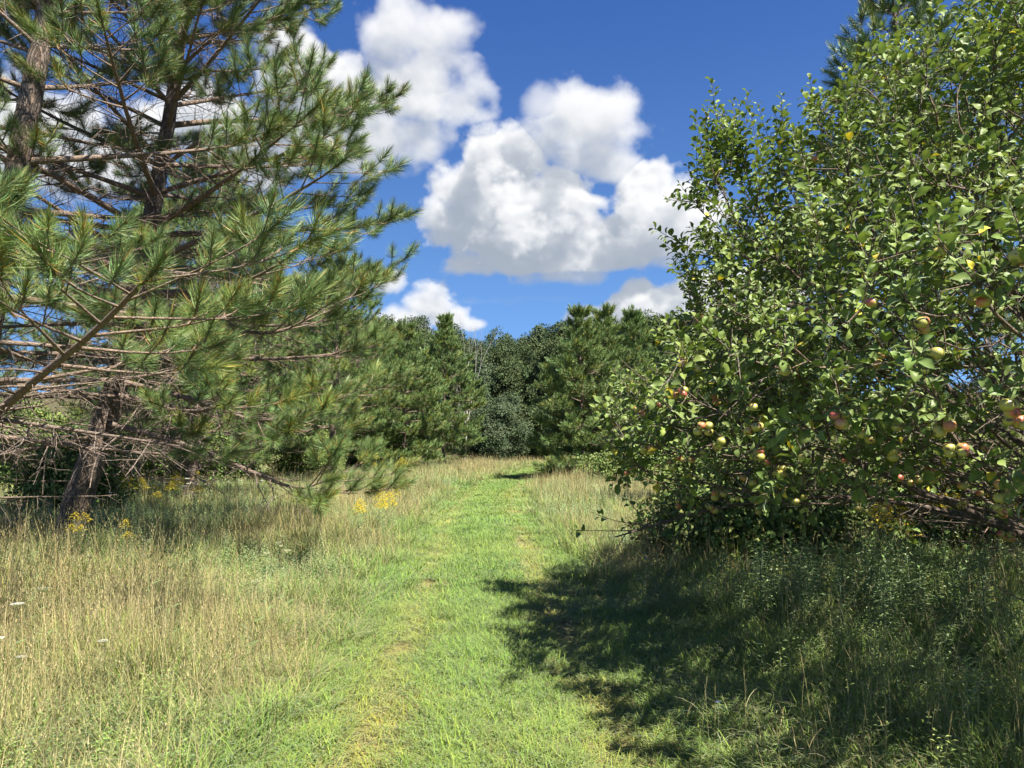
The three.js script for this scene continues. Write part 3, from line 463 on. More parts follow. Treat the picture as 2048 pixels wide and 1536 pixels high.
  const cand = []; nodes.forEach((n, i) => { if (n.r > 0.012) return; const d = inside(n.p); const p = n.p; const front = p.z * 0.78 - p.x * 0.62; if (d > 0.24 || front < 1.5 || p.z < -0.4 || p.z > 3.4 || p.x > -0.9 - 0.3 * Math.max(0, p.z - 1)) return; const w = n.p.y < 2.0 ? 1 : n.p.y < 3 ? 0.25 : 0.10; if (p.y > 1.02 && p.y < 4) cand.push({ i, w, k: r() / (w * Math.exp(1.1 * (front - 2)) * (p.x > -2.4 && p.y < 2.05 ? 3 : 1)) }); });
  cand.sort((a, b) => a.k - b.k); const taken = []; let count = 0;
  for (const c of cand) {
    if (count >= 270) break; const n = nodes[c.i]; if (taken.some((q) => q.distanceTo(n.p) < 0.13)) continue; taken.push(n.p);
    const m = r() < 0.4 ? 1 : 2 + Math.floor(r() * 3), red = r() * 0.6 + (n.p.x < -1.5 ? 0.3 : 0);
    for (let k = 0; k < m; k++) {
      const a = r() * 6.28, o = part('apple', AG[Math.floor(clamp(r() * 0.7 + red * 0.5, 0, 0.999) * 3 + (r() < 0.45 ? 2 : 0)) % 5], M.apple, root), s = r.r(0.72, 1.08), off = m > 1 ? 0.03 : 0.008;
      o.position.set(n.p.x + Math.cos(a + k * 2.1) * off, n.p.y - 0.05 * s - k % 2 * 0.028, n.p.z + Math.sin(a + k * 2.1) * off); o.rotation.set(r.g() * 0.25, r() * 6.28, r.g() * 0.25); o.scale.setScalar(s);
      const st = part('stem', SG, M.appleBark, o); count++;
    }
  }
  console.log('apple tree', nodes.length, 'nodes', leaves.length, 'leaves', count, 'apples');
  return tag(root, 'old apple tree laden with small red and yellow apples', 'apple tree');
}
appleTree();

// ------------------------------------------------------------------ the wood closing off the path
function clumpGeo(seed, n, spread, size, cols) {   // a spray of small leaves
  const r = rng(seed), mb = new MB();
  for (let i = 0; i < n; i++) {
    const d = randDir(r), p = d.clone().multiplyScalar(spread * Math.cbrt(r())), ax = randDir(r).add(d).normalize(), nz = randDir(r).add(new V3(0, 1.1, 0)).addScaledVector(ax, 0), c = cols[Math.floor(r() * cols.length)], s = size * r.r(0.7, 1.2), b = r.r(0.8, 1.2);
    const Z = nz.addScaledVector(ax, -nz.dot(ax)).normalize(), X = new V3().crossVectors(ax, Z), k = c.map((x) => x * b);
    const q = (x, y, z) => mb.v(p.x + X.x * x + ax.x * y + Z.x * z, p.y + X.y * x + ax.y * y + Z.y * z, p.z + X.z * x + ax.z * y + Z.z * z, Z.x, Z.y, Z.z, 0, 0, k);
    const a = q(0, 0, 0), b1 = q(-0.3 * s, 0.5 * s, 0.06 * s), b2 = q(0.3 * s, 0.5 * s, 0.06 * s), e = q(0, s, -0.08 * s); mb.i.push(a, b2, b1, b1, b2, e);
  }
  return mb.geo();
}
const CLUMP = {
  oak: clumpGeo(1, 80, 0.42, 0.155, [[0.042, 0.075, 0.02], [0.035, 0.066, 0.018], [0.058, 0.08, 0.02]]),  // deep green leaves, colour kept darker to stand in for cloud shade on the wood
  poplar: clumpGeo(2, 60, 0.36, 0.13, [[0.075, 0.11, 0.05], [0.06, 0.10, 0.045]]),
  willow: clumpGeo(3, 70, 0.32, 0.12, [[0.082, 0.12, 0.055], [0.066, 0.10, 0.045]]),
  brush: clumpGeo(4, 40, 0.2, 0.085, [[0.12, 0.19, 0.04], [0.095, 0.165, 0.035], [0.15, 0.19, 0.05]]),
};
function leafyTree(name, x, z, h, w, kind, seed, o = {}) {
  const r = rng(seed), root = thing(name, x, ground(x, z) - 0.1, z), mb = new MB(), list = [];
  const line = bendPath(new V3(0, 0, 0), new V3(r.g() * 0.05, 1, r.g() * 0.05), h * 0.9, 8, r, { wander: 0.05 }); mb.tube(line, taper(9, h * (o.slim ?? 0.014), 0.02), 6, [1, 1, 1]);
  const lobes = []; const n = o.lobes ?? 16;
  for (let k = 0; k < n; k++) {
    const t = (k + r()) / n, y = lerp(o.low ?? 0.2, 0.95, t), env = (o.round === false ? Math.sin(Math.min(1, (1 - t) * 1.15 + 0.12) * Math.PI * 0.6) : Math.sqrt(Math.max(0.05, 1 - ((y - 0.6) / 0.5) ** 2))), a = k * 2.4 + r.g() * 0.4, rad = w * env * r.r(0.35, 0.8);
    const c = new V3(Math.cos(a) * rad, y * h, Math.sin(a) * rad), q = atFrac(line, clamp(y * 0.85)); lobes.push({ c, r: w * r.r(0.34, 0.52) * (o.round === false ? 0.75 : 1) });
    const l2 = bendPath(q.p, c.clone().sub(q.p), c.distanceTo(q.p) * 0.95, 5, r, { lift: 0.2, wander: 0.07 }); mb.tube(l2, taper(6, h * 0.0055, 0.008), 4, [1, 1, 1]);
  }
  part('trunk', mb.geo(), o.bark ?? M.farBark, root);
  const N = o.n ?? 520, per = N / n;
  for (const L of lobes) for (let k = 0; k < per; k++) {
    const d = randDir(r); if (d.y < -0.2 && r() < 0.5) d.y *= -1; const p = L.c.clone().addScaledVector(d, L.r * (0.55 + 0.5 * Math.sqrt(r()))); p.y = Math.max(p.y, 0.15); const b = r.r(0.75, 1.2);
    list.push({ m: basis(p, d.clone().add(new V3(0, 0.6, 0)), randDir(r), r.r(0.8, 1.25) * (o.leaf ?? 1)), c: lin(b * r.r(0.9, 1.15), b, b * r.r(0.85, 1.1)) });
  }
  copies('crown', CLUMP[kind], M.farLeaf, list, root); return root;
}
const WOOD = 'trees of the dark wood closing off the path';
const oakBits = ['dark leafy tree at the front edge of the wood behind the bend', 'dark leafy tree in the middle of the wood, half hidden by the front trees', 'domed dark tree on the skyline at the back of the wood'];
{
  const r = rng(3000);
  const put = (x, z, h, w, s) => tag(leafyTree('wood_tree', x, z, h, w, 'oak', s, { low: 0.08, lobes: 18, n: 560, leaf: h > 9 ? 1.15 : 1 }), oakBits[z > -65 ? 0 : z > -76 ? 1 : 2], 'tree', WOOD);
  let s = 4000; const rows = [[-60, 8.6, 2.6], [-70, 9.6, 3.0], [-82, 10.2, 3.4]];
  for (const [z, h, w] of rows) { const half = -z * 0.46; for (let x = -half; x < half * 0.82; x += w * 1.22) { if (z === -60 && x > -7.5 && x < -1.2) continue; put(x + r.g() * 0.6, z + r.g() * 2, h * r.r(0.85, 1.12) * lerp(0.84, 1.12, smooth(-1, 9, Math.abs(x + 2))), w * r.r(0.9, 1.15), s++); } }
  [[-5.3, -56, 9.0], [-4.1, -58, 8.2], [-2.7, -57, 7.8], [-1.7, -60, 7.6], [-7.2, -58, 9.0]].forEach(([x, z, h], i) => tag(leafyTree('poplar_tree', x, z, h, 1.25, 'poplar', 4200 + i, { round: false, low: 0.15, lobes: 15, n: 330, slim: 0.009 }), 'slim loose-crowned poplar standing against the sky left of the dark wood', 'tree', 'poplars at the edge of the wood'));
  tag(leafyTree('willow_shrub', -0.9, -50, 4.3, 1.9, 'willow', 4300, { low: 0.06, lobes: 14, n: 420 }), 'grey-green willow shrub where the path disappears', 'shrub');
  tag(leafyTree('willow_shrub', -2.6, -52, 3.4, 1.5, 'willow', 4301, { low: 0.06, lobes: 11, n: 300 }), 'small grey-green shrub under the dead tree', 'shrub');
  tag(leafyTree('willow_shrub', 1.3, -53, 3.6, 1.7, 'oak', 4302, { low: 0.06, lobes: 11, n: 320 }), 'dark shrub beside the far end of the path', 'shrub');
  // the leafless pale tree
  const d = thing('dead_tree', -3.05, ground(-3.05, -47.5) - 0.1, -47.5), mb = new MB(), rr = rng(61);
  const fork = (p, dir, len, rad, depth) => { const l = bendPath(p, dir, len, 6, rr, { lift: 0.35, wander: 0.05 }); mb.tube(l, taper(7, rad, rad * 0.45), depth > 2 ? 3 : 5, [1, 1, 1]); if (depth < 5) { const n = depth < 1 ? 3 : 2; for (let k = 0; k < n; k++) { const q = tipDir(l).add(new V3(rr.g() * 0.34, rr.r(0, 0.3), rr.g() * 0.34)).normalize(); fork(k ? atFrac(l, rr.r(0.5, 0.95)).p : l[6], q, len * rr.r(0.6, 0.85), rad * 0.55, depth + 1); } } };
  fork(new V3(0, 0, 0), new V3(0.02, 1, 0), 2.9, 0.085, 0);
  part('trunk', mb.geo(), new THREE.MeshStandardMaterial({ color: lin(0.42, 0.39, 0.35), roughness: 1 }), d);
  tag(d, 'bare pale grey dead tree between the pines and the dark wood', 'tree');
}
// leafy brush under the plantation and beside the pines
[[-9.2, -15.5, 1.5, 1.3, 'dark leafy bush at the foot of the plantation by the photo edge'], [-12.5, -19, 2.0, 1.8, 'large dark leafy bush beneath the leafless twigs'], [-10.6, -25.5, 1.9, 1.8, 'leafy bush behind the dark bent trunk'], [-8.2, -30, 1.6, 1.5, 'low leafy bush deep between the plantation trunks'], [-6.9, -37, 2.1, 1.7, 'glossy green bush behind the bare-trunked pine'], [-8.8, -38, 2.0, 1.7, 'leafy bush behind the thin pale pine trunk'], [-13, -28, 2.2, 2.2, 'leafy thicket filling the back of the plantation'], [-17.5, -25, 2.4, 2.4, 'wide leafy thicket at the left end of the plantation'], [4.6, -24.5, 0.95, 1.5, 'low bright green bush in front of the pines by the path bend'], [6.4, -23, 1.0, 1.6, 'low green bush between the pines and the apple tree'], [3.4, -26.4, 0.8, 1.1, 'little green bush at the foot of the overhanging pine'], [6.6, -10.5, 1.3, 1.5, 'green bush in sun behind the apple tree'], [8.6, -10.0, 1.5, 1.7, 'taller green bush behind the apple tree by the photo edge'], [3.4, -10.2, 1.0, 1.2, 'dark bush beneath the back of the apple tree'], [2.6, -9.4, 0.8, 0.9, 'small dark bush under the tip of the apple boughs']]
  .forEach(([x, z, h, w, label], i) => tag(leafyTree('leafy_bush', x, z, h, w, 'brush', 4400 + i, { low: 0.02, lobes: 16, n: Math.round(420 * w), slim: 0.012 }), label, 'bush', 'leafy bushes of the undergrowth'));

// ------------------------------------------------------------------ grass
function blade(mb, r, x, z, h, w, yaw, lean, curl, c, segs = 3) {
  const dx = Math.cos(yaw), dz = Math.sin(yaw), sx = -dz, sz = dx; let prev = null;
  for (let k = 0; k <= segs; k++) {
    const t = k / segs, o = h * (lean * t + curl * t * t), y = h * t * (1 - 0.45 * clamp(curl, 0, 1.2) * t * t) * Math.sqrt(Math.max(0.12, 1 - Math.min(0.85, lean * lean * 0.5))), ww = w * 0.5 * (k === segs ? 0 : 1 - 0.55 * t * t), X = x + dx * o, Z = z + dz * o;
    const nx = -dx * 0.5, nz = -dz * 0.5;
    if (k === segs) { const a = mb.v(X, y, Z, nx, 0.86, nz, 0.5, 1, c); mb.i.push(prev[0], prev[1], a); }
    else { const a = mb.v(X - sx * ww, y, Z - sz * ww, nx, 0.86, nz, 0, t, c), b = mb.v(X + sx * ww, y, Z + sz * ww, nx, 0.86, nz, 1, t, c); if (prev) mb.i.push(prev[0], prev[1], a, prev[1], b, a); prev = [a, b]; }
  }
}
const mix3 = (a, b, t) => a.map((x, i) => lerp(x, b[i], t));
const GREEN = [[0.15, 0.27, 0.026], [0.19, 0.31, 0.032], [0.115, 0.23, 0.03], [0.24, 0.34, 0.045]], STRAW = [[0.37, 0.335, 0.13], [0.32, 0.28, 0.105], [0.43, 0.39, 0.19], [0.27, 0.225, 0.09]], OLIVE = [[0.23, 0.28, 0.06], [0.30, 0.31, 0.085], [0.17, 0.24, 0.05]];
const pick = (r, a) => { const c = a[Math.floor(r() * a.length)], b = r.r(0.66, 1.25); return [c[0] * b * r.r(0.92, 1.08), c[1] * b, c[2] * b]; };
function seedHead(mb, r, x, y, z, dir, L, w, c) { // a loose spike made of little husks
  for (let k = 0; k < 7; k++) { const t = k / 7, a = k * 2.4, s = w * (1 - 0.55 * t) * 1.7, px = x + dir[0] * L * t, py = y + dir[1] * L * t, pz = z + dir[2] * L * t, ox = Math.cos(a), oz = Math.sin(a), i = mb.v(px - oz * s * 0.3, py, pz + ox * s * 0.3, 0, 1, 0, 0, 0, c), j = mb.v(px + oz * s * 0.3, py, pz - ox * s * 0.3, 0, 1, 0, 0, 0, c), q = mb.v(px + ox * s, py + L * 0.24, pz + oz * s, 0, 1, 0, 0, 0, c); mb.i.push(i, j, q); }
}
function stalk(mb, r, x, z, h, w, c, head) {
  const yaw = r() * 6.28, lean = Math.abs(r.g()) * 0.42, curl = r.r(0.02, 0.28); blade(mb, r, x, z, h, w, yaw, lean, curl, c, 4);
  if (head) { const o = h * (lean * 0.9 + curl * 0.81), y = h * 0.9 * (1 - 0.45 * curl * 0.81) * Math.sqrt(1 - Math.min(0.85, lean * lean * 0.5)), d = [Math.cos(yaw) * (lean + 1.8 * curl), 0.9, Math.sin(yaw) * (lean + 1.8 * curl)]; seedHead(mb, r, x + Math.cos(yaw) * o, y, z + Math.sin(yaw) * o, d, r.r(0.06, 0.12), 0.0052 * Math.sqrt(w / 0.0028), c); }
}
function patch(seed, kind, R, q, ww) {   // q: how many, ww: width multiplier for distance
  const r = rng(seed), mb = new MB(), spot = () => { const a = r() * 6.283, d = R * Math.sqrt(r()); return [Math.cos(a) * d, Math.sin(a) * d]; };
  const n = (k) => Math.max(1, Math.round(k * q));
  if (kind === 'lawn') {
    for (let i = 0; i < n(150); i++) { const [x, z] = spot(); blade(mb, r, x, z, r.r(0.04, 0.13), 0.0042 * ww, r() * 6.28, r.r(0.1, 1.1), r.r(0.1, 1.0), pick(r, GREEN)); }
    for (let i = 0; i < n(26); i++) { const [x, z] = spot(); blade(mb, r, x, z, r.r(0.05, 0.10), 0.003 * ww, r() * 6.28, r.r(0.8, 1.6), r.r(0, 0.5), pick(r, STRAW), 2); }
    for (let i = 0; i < n(3); i++) { const [x, z] = spot(), y = r.r(0.025, 0.05), c = mix3([0.13, 0.24, 0.06], [0.17, 0.27, 0.08], r()); for (let k = 0; k < 3; k++) { const a = k * 2.09 + i, s = 0.0085 * Math.sqrt(ww), X = x + Math.cos(a) * s, Z = z + Math.sin(a) * s; const p = [0, 1, 2, 3, 4].map((m) => mb.v(X + Math.cos(m * 1.2566 + a) * s * 0.85, y + 0.004 * Math.cos(m), Z + Math.sin(m * 1.2566 + a) * s * 0.85, 0, 1, 0, 0, 0, c)); mb.i.push(p[0], p[2], p[1], p[0], p[3], p[2], p[0], p[4], p[3]); } }
  } else if (kind === 'lush') {
    for (let i = 0; i < n(80); i++) { const [x, z] = spot(); blade(mb, r, x, z, r.r(0.12, 0.34), 0.0046 * ww, r() * 6.28, r.r(0.05, 0.6), r.r(0.1, 0.9), pick(r, r() < 0.8 ? GREEN : OLIVE), 4); }
    for (let i = 0; i < n(14); i++) { const [x, z] = spot(); blade(mb, r, x, z, r.r(0.15, 0.32), 0.0036 * ww, r() * 6.28, r.r(0.2, 1.2), r.r(0, 0.7), pick(r, STRAW), 3); }
  } else if (kind === 'meadow') {
    for (let i = 0; i < n(62); i++) { const [x, z] = spot(); blade(mb, r, x, z, r.r(0.16, 0.42), 0.0042 * ww, r() * 6.28, r.r(0.05, 0.5), r.r(0.1, 0.8), pick(r, r() < 0.45 ? GREEN : OLIVE), 4); }
    for (let i = 0; i < n(16); i++) { const [x, z] = spot(); blade(mb, r, x, z, r.r(0.2, 0.5), 0.0032 * ww, r() * 6.28, r.r(0.1, 0.8), r.r(0, 0.7), pick(r, STRAW), 3); }
    for (let i = 0; i < n(5); i++) { const [x, z] = spot(); stalk(mb, r, x, z, r.r(0.35, 0.66), 0.0028 * ww, pick(r, STRAW), true); }
  } else if (kind === 'straw') {
    for (let i = 0; i < n(46); i++) { const [x, z] = spot(); blade(mb, r, x, z, r.r(0.14, 0.38), 0.0042 * ww, r() * 6.28, r.r(0.05, 0.5), r.r(0.1, 0.8), pick(r, OLIVE), 4); }
    for (let i = 0; i < n(17); i++) { const [x, z] = spot(); stalk(mb, r, x, z, r.r(0.34, 0.72), 0.0029 * ww, pick(r, STRAW), r() < 0.5); }
  } else {  // herbs: leafy stems
    for (let i = 0; i < n(9); i++) {
      const [x, z] = spot(), h = r.r(0.18, 0.5), c = pick(r, GREEN), lx = r.g() * 0.12, lz = r.g() * 0.12; blade(mb, r, x, z, h, 0.004 * ww, r() * 6.28, 0.05, 0.1, [0.22, 0.24, 0.09], 2);
      for (let k = 0; k < 16; k++) { const t = 0.15 + 0.85 * k / 16, a = k * 2.4 + i, s = r.r(0.028, 0.055) * (1.1 - 0.5 * t), X = x + lx * t * h, Y = h * t, Z = z + lz * t * h, dx = Math.cos(a), dz = Math.sin(a); const p = mb.v(X, Y, Z, 0, 1, 0, 0, 0, c), u = mb.v(X + dx * s * 0.55 - dz * s * 0.16 * ww, Y + s * 0.25, Z + dz * s * 0.55 + dx * s * 0.16 * ww, 0, 1, 0, 0, 0, c), v = mb.v(X + dx * s * 0.55 + dz * s * 0.16 * ww, Y + s * 0.25, Z + dz * s * 0.55 - dx * s * 0.16 * ww, 0, 1, 0, 0, 0, c), e = mb.v(X + dx * s, Y + s * 0.12, Z + dz * s, 0, 1, 0, 0, 0, c); mb.i.push(p, u, v, v, u, e); }
    }
    for (let i = 0; i < n(24); i++) { const [x, z] = spot(); blade(mb, r, x, z, r.r(0.1, 0.3), 0.0042 * ww, r() * 6.28, r.r(0.05, 0.6), r.r(0.1, 0.8), pick(r, GREEN), 3); }
  }
  const g = mb.geo(); g.computeVertexNormals(); return g;
}
{
  const bands = [{ d0: 1.5, d1: 7.5, cell: 0.13, R: 0.115, q: 0.8, ww: 1 }, { d0: 7.5, d1: 14, cell: 0.18, R: 0.165, q: 0.9, ww: 1.6 }, { d0: 14, d1: 26, cell: 0.27, R: 0.245, q: 1.0, ww: 2.6 }, { d0: 26, d1: 46, cell: 0.42, R: 0.38, q: 1.1, ww: 4.4 }, { d0: 46, d1: 72, cell: 0.7, R: 0.62, q: 1.15, ww: 8 }];
  const kinds = ['lawn', 'lush', 'meadow', 'straw', 'herbs'], bins = {}, r = rng(909), m = new THREE.Matrix4(), qt = new THREE.Quaternion(), ev = new THREE.Euler();
  const groups = {
    lawn: ['short_grass', 'short bright green mown grass covering the track', 'mown track grass'], lush: ['lush_grass', 'longer soft green grass along the track and under the apple tree', 'verge grass'],
    meadow: ['meadow_grass', 'mixed green and dry meadow grass beside the track', 'meadow grass'], straw: ['dry_grass', 'dry straw-coloured seeding grass standing in the meadow', 'dry grass'], herbs: ['wild_herbs', 'low green leafy weeds growing through the meadow', 'weeds'],
  };
  bands.forEach((b, bi) => {
    for (let z = -b.d0 * 0.6 ; z > -b.d1; z -= b.cell) {
      const half = Math.min(-z * 0.82 + 2.2, 34);
      for (let x = -half; x < half; x += b.cell) {
        const X = x + r.r(-0.5, 0.5) * b.cell * 1.2, Z = z + r.r(-0.5, 0.5) * b.cell * 1.2, d = Math.hypot(X, Z); if (d < b.d0 || d >= b.d1) continue;
        const off = X - pathX(Z), a = Math.abs(off), n1 = fbm(X * 0.55, 2, Z * 0.55, 3), n2 = fbm(X * 1.7 + 20, 6, Z * 1.7, 2), edge = halfAt(Z) + (n2 - 0.5) * 0.45;
        const wood = Z < -46 && a > 6; if (wood && r() < 0.6) continue;
        const underApple = Math.hypot(X - 4.3, Z + 5.7) < 3.9, plantation = X < -4.5 && Z < -12;
        let k, hs = 1;
        if (a < edge) k = 'lawn';
        else if (off > 0 && (underApple || (Z > -7.5 && off < 4))) { k = a < edge + 0.7 ? (r() < 0.55 ? 'lush' : 'lawn') : r() < 0.62 ? 'lush' : r() < 0.55 ? 'herbs' : 'meadow'; hs = clamp(0.5 + (a - edge) * 0.55, 0.5, 1.15); if (k === 'lawn') hs = 1.2; }
        else if (a < edge + 0.25) { k = r() < 0.5 ? 'lush' : r() < 0.5 ? 'meadow' : 'lawn'; hs = 0.85; }
        else { const dry = n1 + (off < 0 ? 0.06 : 0.02) - (plantation ? 0.22 : 0) - (Z < -24 && off > 0 ? 0.05 : 0); k = dry > 0.6 ? (r() < 0.45 ? 'straw' : 'meadow') : dry > 0.42 ? (r() < 0.5 ? 'meadow' : r() < 0.25 ? 'straw' : r() < 0.5 ? 'herbs' : 'lush') : r() < 0.5 ? 'herbs' : r() < 0.5 ? 'lush' : 'meadow'; hs = smooth(edge + 0.1, edge + 1.0, a) * 0.35 + 0.65; if (Z > -4.6 && off < 0) hs *= 0.8; }
        const track = Math.exp(-(((a - 0.66) / 0.2) ** 2)), worn = k === 'lawn' ? track * smooth(0.36, 0.56, n2) : 0;
        if (worn > 0.62 && r() < 0.5) continue;
        const hv = r.r(0.85, 1.2) * hs * (k === 'lawn' ? (1 - 0.3 * track) * (1.15 - 0.2 * n1) : 0.84 + 1.3 * (n2 - 0.45)), sc = r.r(0.9, 1.15);
        const tint = r.r(0.86, 1.14), warm = k === 'lawn' ? 0.6 * (n1 - 0.45) + 0.55 * worn + 0.26 * track : 0.4 * (n1 - 0.45);
        m.compose(new V3(X, ground(X, Z) - 0.004, Z), qt.setFromEuler(ev.set(r.g() * 0.05, r() * 6.283, r.g() * 0.05)), new V3(sc, hv, sc));
        const key = k + bi + '_' + Math.floor(r() * (bi < 2 ? 3 : 2)); (bins[key] ??= []).push({ m: m.clone(), c: lin(tint * (1 + warm * 0.9), tint * (1 + warm * 0.12), tint * (1 + warm * 0.35)) });
      }
    }
  });
  let seed = 1, total = 0;
  for (const k of kinds) {
    const [name, label, cat] = groups[k], g = thing(name, 0, 0, 0); tag(g, label, cat, null, 'stuff');
    for (const key of Object.keys(bins).filter((q) => q.replace(/\d.*/, '') === k)) { const b = bands[+key.match(/\d/)[0]], v = +key.slice(-1); copies('grass_clumps', patch(seed++ * 31 + v, k, b.R, b.q, b.ww), M.grass, bins[key], g); total += bins[key].length; }
  }
  console.log('grass patches', total);
}

// ------------------------------------------------------------------ flowers and single stems
const gy = (x, z) => ground(x, z), flat = (mb) => { const g = mb.geo(); g.computeVertexNormals(); return g; };
function goldenrod(seed, h, open = 1) {     // leafy stem with a plume of tiny yellow heads
  const r = rng(seed), st = new MB(), lf = new MB(), fl = new MB(), line = bendPath(new V3(0, -0.02, 0), new V3(r.g() * 0.1, 1, r.g() * 0.1), h, 7, r, { wander: 0.03 });
  st.tube(line, taper(8, 0.004, 0.002), 4, [0.16, 0.19, 0.07]);
  for (let k = 0; k < 30; k++) { const f = 0.06 + 0.8 * k / 30, q = atFrac(line, f), a = k * 2.4, s = lerp(0.10, 0.05, f), dx = Math.cos(a), dz = Math.sin(a), c = pick(r, GREEN).map((x) => x * 0.8); const P = (t, w, y) => lf.v(q.p.x + dx * s * t - dz * w, q.p.y + y, q.p.z + dz * s * t + dx * w, 0, 1, 0, 0, 0, c); const a0 = P(0, 0, 0), b0 = P(0.45, -0.009, 0.02), b1 = P(0.45, 0.009, 0.02), e = P(1, 0, -0.012); lf.i.push(a0, b1, b0, b0, b1, e); }
  if (open) for (let k = 0; k < 15; k++) { const f = 0.78 + 0.22 * k / 15, q = atFrac(line, Math.min(f, 0.999)), a = k * 2.4, L = 0.13 * (1.15 - (f - 0.78) / 0.22) + 0.02, d = new V3(Math.cos(a), 0.55, Math.sin(a)); for (let m = 0; m < 20; m++) { const t = 0.2 + 0.8 * m / 20, p = q.p.clone().addScaledVector(d, L * t); p.y += 0.01 - 0.05 * t * t + r.r(0, 0.014); const s = 0.0115, c = mix3([0.66, 0.53, 0.03], [0.78, 0.66, 0.06], r()); for (let v = 0; v < 2; v++) { const u = randDir(r).multiplyScalar(s), w = randDir(r).multiplyScalar(s); const i = fl.v(p.x + u.x, p.y + u.y, p.z + u.z, 0, 1, 0, 0, 0, c), j = fl.v(p.x - u.x, p.y + Math.abs(u.y), p.z - u.z, 0, 1, 0, 0, 0, c), q2 = fl.v(p.x + w.x, p.y + Math.abs(w.y), p.z + w.z, 0, 1, 0, 0, 0, c); fl.i.push(i, j, q2); } } }
  return { st: st.geo(), lf: flat(lf), fl: flat(fl) };
}
const stemMat = new THREE.MeshStandardMaterial({ color: lin(1, 1, 1), vertexColors: true, roughness: 0.9 });
const rodKinds = [goldenrod(1, 0.9), goldenrod(2, 1.05), goldenrod(3, 0.75)];
function rod(x, z, s, label, group, v) { const o = thing('goldenrod', x, gy(x, z), z, (x * 7 + z * 3) % 6), k = rodKinds[v % 3]; part('stem', k.st, stemMat, o); part('leaves', k.lf, M.grass, o); part('flower_plume', k.fl, M.petal, o).userData.kind = 'stuff'; o.scale.setScalar(s); return tag(o, label, 'goldenrod', group); }
{
  const r = rng(515);
  for (let k = 0; k < 16; k++) rod(-7.0 + r.r(-0.9, 0.9), -14.8 + r.r(-1.0, 1.0), r.r(0.85, 1.1), 'goldenrod with yellow plumes behind the leaning pine trunk', 'goldenrod behind the leaning pine', k);
  for (let k = 0; k < 12; k++) rod(-2.1 + r.r(-0.3, 0.25), -11.8 + r.r(-0.9, 0.7), r.r(0.65, 0.85), 'yellow goldenrod in the grass below the drooping pine limb', 'goldenrod below the drooping limb', k);
  for (let k = 0; k < 8; k++) rod(-4.4 + r.r(-0.8, 0.8), -27 + r.r(-1.5, 1.5), r.r(0.9, 1.15), 'yellow goldenrod in front of the bare-trunked far pine', 'goldenrod by the far pines', k);
  for (let k = 0; k < 6; k++) rod(-5.4 + r.r(-0.4, 0.8), -9.6 + r.r(-0.5, 0.5), r.r(0.55, 0.7), 'sparse goldenrod beside the foot of the leaning pine', 'goldenrod at the leaning pine', k);
  for (let k = 0; k < 18; k++) rod(5.0 + r.r(-1.3, 1.5), -8.2 + r.r(-1.2, 1.0), r.r(0.95, 1.25), 'tall goldenrod in the shade behind the apple boughs', 'goldenrod behind the apple tree', k);
}
function lace(seed, h, closed) {   // wild carrot: stem, umbel of tiny white florets (or a closed greenish nest)
  const r = rng(seed), st = new MB(), um = new MB(), lf = new MB(), line = bendPath(new V3(0, -0.02, 0), new V3(r.g() * 0.16, 1, r.g() * 0.16), h, 6, r, { wander: 0.03 }), e = line[6];
  st.tube(line, taper(7, 0.0028, 0.0017), 4, [0.24, 0.27, 0.11]);
  const n = 30; for (let k = 0; k < n; k++) {
    const a = k * 2.4, q = Math.sqrt((k + 0.5) / n), R = closed ? 0.021 * Math.sin(q * 1.9) : 0.042 * q, y = closed ? 0.014 + 0.028 * q : 0.022 + 0.006 * (1 - q), p = new V3(e.x + Math.cos(a) * R, e.y + y, e.z + Math.sin(a) * R);
    st.tube([e, p.clone().lerp(e, 0.4).add(new V3(Math.cos(a) * R * 0.2, -0.002, Math.sin(a) * R * 0.2)), p], [0.0008, 0.0007, 0.0006], 3, [0.26, 0.30, 0.12]);
    for (let m = 0; m < 7; m++) { const b = m * 0.9 + k, s = closed ? 0.003 : 0.0048, c = closed ? pick(r, [[0.42, 0.44, 0.20], [0.5, 0.5, 0.28]]) : [0.78, 0.78, 0.72], X = p.x + Math.cos(b) * s * (m ? 1.1 : 0), Z = p.z + Math.sin(b) * s * (m ? 1.1 : 0), Y = p.y + r.r(0, 0.003); const i = um.v(X - s * 0.7, Y, Z - s * 0.4, 0, 1, 0, 0, 0, c), j = um.v(X + s * 0.7, Y, Z - s * 0.4, 0, 1, 0, 0, 0, c), v = um.v(X, Y + 0.001, Z + s * 0.8, 0, 1, 0, 0, 0, c); um.i.push(i, v, j); }
  }
  for (let k = 0; k < 7; k++) { const q = atFrac(line, 0.12 + 0.6 * k / 7), a = k * 2.4; for (let m = 0; m < 8; m++) { const s = 0.05, t = 0.2 + 0.8 * m / 8, b = a + (m % 2 ? 0.7 : -0.7), c = [0.17, 0.25, 0.08], x = q.p.x + Math.cos(a) * s * t * 1.6, z = q.p.z + Math.sin(a) * s * t * 1.6, y = q.p.y + s * t * 0.7; const i = lf.v(x, y, z, 0, 1, 0, 0, 0, c), j = lf.v(x + Math.cos(b) * 0.03, y + 0.008, z + Math.sin(b) * 0.03, 0, 1, 0, 0, 0, c), v = lf.v(x + Math.cos(b + 0.3) * 0.022, y, z + Math.sin(b + 0.3) * 0.022, 0, 1, 0, 0, 0, c); lf.i.push(i, j, v); } }
  return { st: st.geo(), um: flat(um), lf: flat(lf) };
}
const laceOpen = [lace(1, 0.62), lace(2, 0.7)], laceShut = [lace(3, 0.7, true), lace(4, 0.78, true)];
function carrot(x, z, closed, s, label, group, v) { const o = thing('wild_carrot', x, gy(x, z), z, v * 1.7), k = (closed ? laceShut : laceOpen)[v % 2]; part('stem', k.st, stemMat, o); part('leaves', k.lf, M.grass, o); part(closed ? 'seed_head' : 'flower_head', k.um, M.petal, o); o.scale.setScalar(s); return tag(o, label, 'wild carrot', group); }
